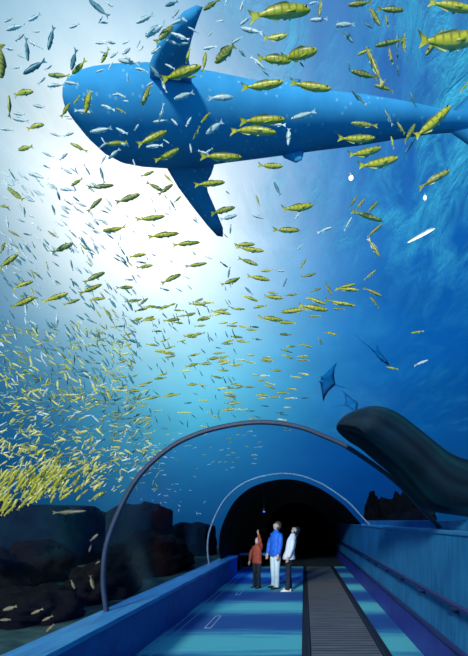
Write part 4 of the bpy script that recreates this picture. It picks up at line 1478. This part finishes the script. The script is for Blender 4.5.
    # shoes
    for i in range(2):
        bm = bmesh.new()
        b = ank[i]
        rows = []
        for x, w_, h in ((-0.085, 0.030, 0.055), (-0.07, 0.040, 0.085), (0.0, 0.044, 0.090), (0.07, 0.050, 0.062), (0.14, 0.050, 0.045), (0.185, 0.034, 0.032), (0.20, 0.015, 0.02)):
            row = []
            for yy, zz in ((-1, 0), (-1.05, 0.35), (-0.7, 0.85), (0, 1), (0.7, 0.85), (1.05, 0.35), (1, 0)):
                row.append(bm.verts.new((b.x + x * s, b.y + yy * w_ * s, zz * h * s + 0.002)))
            rows.append(row)
        for r0, r1 in zip(rows, rows[1:]):
            for q in range(7):
                bm.faces.new((r0[q], r0[(q + 1) % 7], r1[(q + 1) % 7], r1[q]))
        bm.faces.new(rows[0][::-1])
        bm.faces.new(rows[-1])
        bmesh.ops.recalc_face_normals(bm, faces=bm.faces[:])
        obj('shoe', bm, mats['shoes'], root, True)
    # hair
    bm = bmesh.new()
    bmesh.ops.create_uvsphere(bm, u_segments=24, v_segments=18, radius=1.0)
    kill = []
    for v in bm.verts:
        d = v.co.copy()
        lim = 0.30 if d.x > 0.25 else (-0.15 if d.x > -0.2 else -0.55)
        k_ = 1 + 0.05 * mnoise.noise(d * 5)
        v.co = Vector((d.x * 0.110 - 0.008, d.y * 0.092, d.z * 0.130 + 0.006)) * k_
        if d.z < lim:
            v.co *= 0.80
    if hair_kind == 'long':
        pts = [(-0.075, 0, 0.03), (-0.13, 0, -0.05), (-0.16, 0, -0.14), (-0.17, 0, -0.24), (-0.16, 0.0, -0.33)]
        rings = []
        for (x, y, z), (wy, wx) in zip(pts, ((0.06, 0.035), (0.075, 0.04), (0.08, 0.04), (0.065, 0.032), (0.025, 0.012))):
            q = Rm.transposed() @ Vector((0, 0, -1)) if z < -0.05 else Vector((0, 0, 0))
            rings.append([bm.verts.new(Vector((x + wx * math.cos(2 * math.pi * k_ / 12), wy * math.sin(2 * math.pi * k_ / 12), z))) for k_ in range(12)])
        for r0, r1 in zip(rings, rings[1:]):
            for q in range(12):
                bm.faces.new((r0[q], r0[(q + 1) % 12], r1[(q + 1) % 12], r1[q]))
        bm.faces.new(rings[0][::-1])
        bm.faces.new(rings[-1])
        bmesh.ops.recalc_face_normals(bm, faces=bm.faces[:])
    bm.transform(HM)
    obj('hair', bm, mats['hair'], root, True)
    return root


PY_ = 10.0
person('person', (at(275.5, 588, 10.45).x, 10.45, 0), math.radians(180 + 38), 1.74, 0.05, math.radians(28), math.radians(-10),
       [((0.03, 0.26, 1.14), (0.08, 0.25, 0.90)), ((0.02, -0.26, 1.14), (0.10, -0.22, 0.90))],
       dict(jacket=M['jacket_blue'], trousers=M['trouser_white'], shoes=M['shoe_black'], hair=M['hair_brown']), 'short',
       'tall person in bright blue jacket and white trousers looking up')
person('person', (at(257.0, 588, 10.5).x, 10.5, 0), math.radians(180 + 55), 1.32, 0.02, math.radians(35), math.radians(5),
       [((0.12, 0.25, 1.60), (0.17, 0.22, 1.87)), ((0.02, -0.27, 1.16), (0.05, -0.29, 0.92))],
       dict(jacket=M['jacket_red'], trousers=M['trouser_black'], shoes=M['shoe_black'], hair=M['hair_grey']), 'short',
       'small person in rust-red jacket and black trousers pointing upward')
person('person', (at(289.0, 590, 10.05).x, 10.05, 0), math.radians(180 + 8), 1.64, 0.20, math.radians(58), math.radians(0),
       [((-0.04, 0.24, 1.14), (0.04, 0.27, 0.92)), ((-0.04, -0.24, 1.14), (0.02, -0.26, 0.92))],
       dict(jacket=M['jacket_white'], trousers=M['trouser_navy'], shoes=M['shoe_white'], hair=M['hair_dark']), 'long',
       'dark-haired person in white jacket and dark trousers leaning back to look up', female=True, flare=1.18)
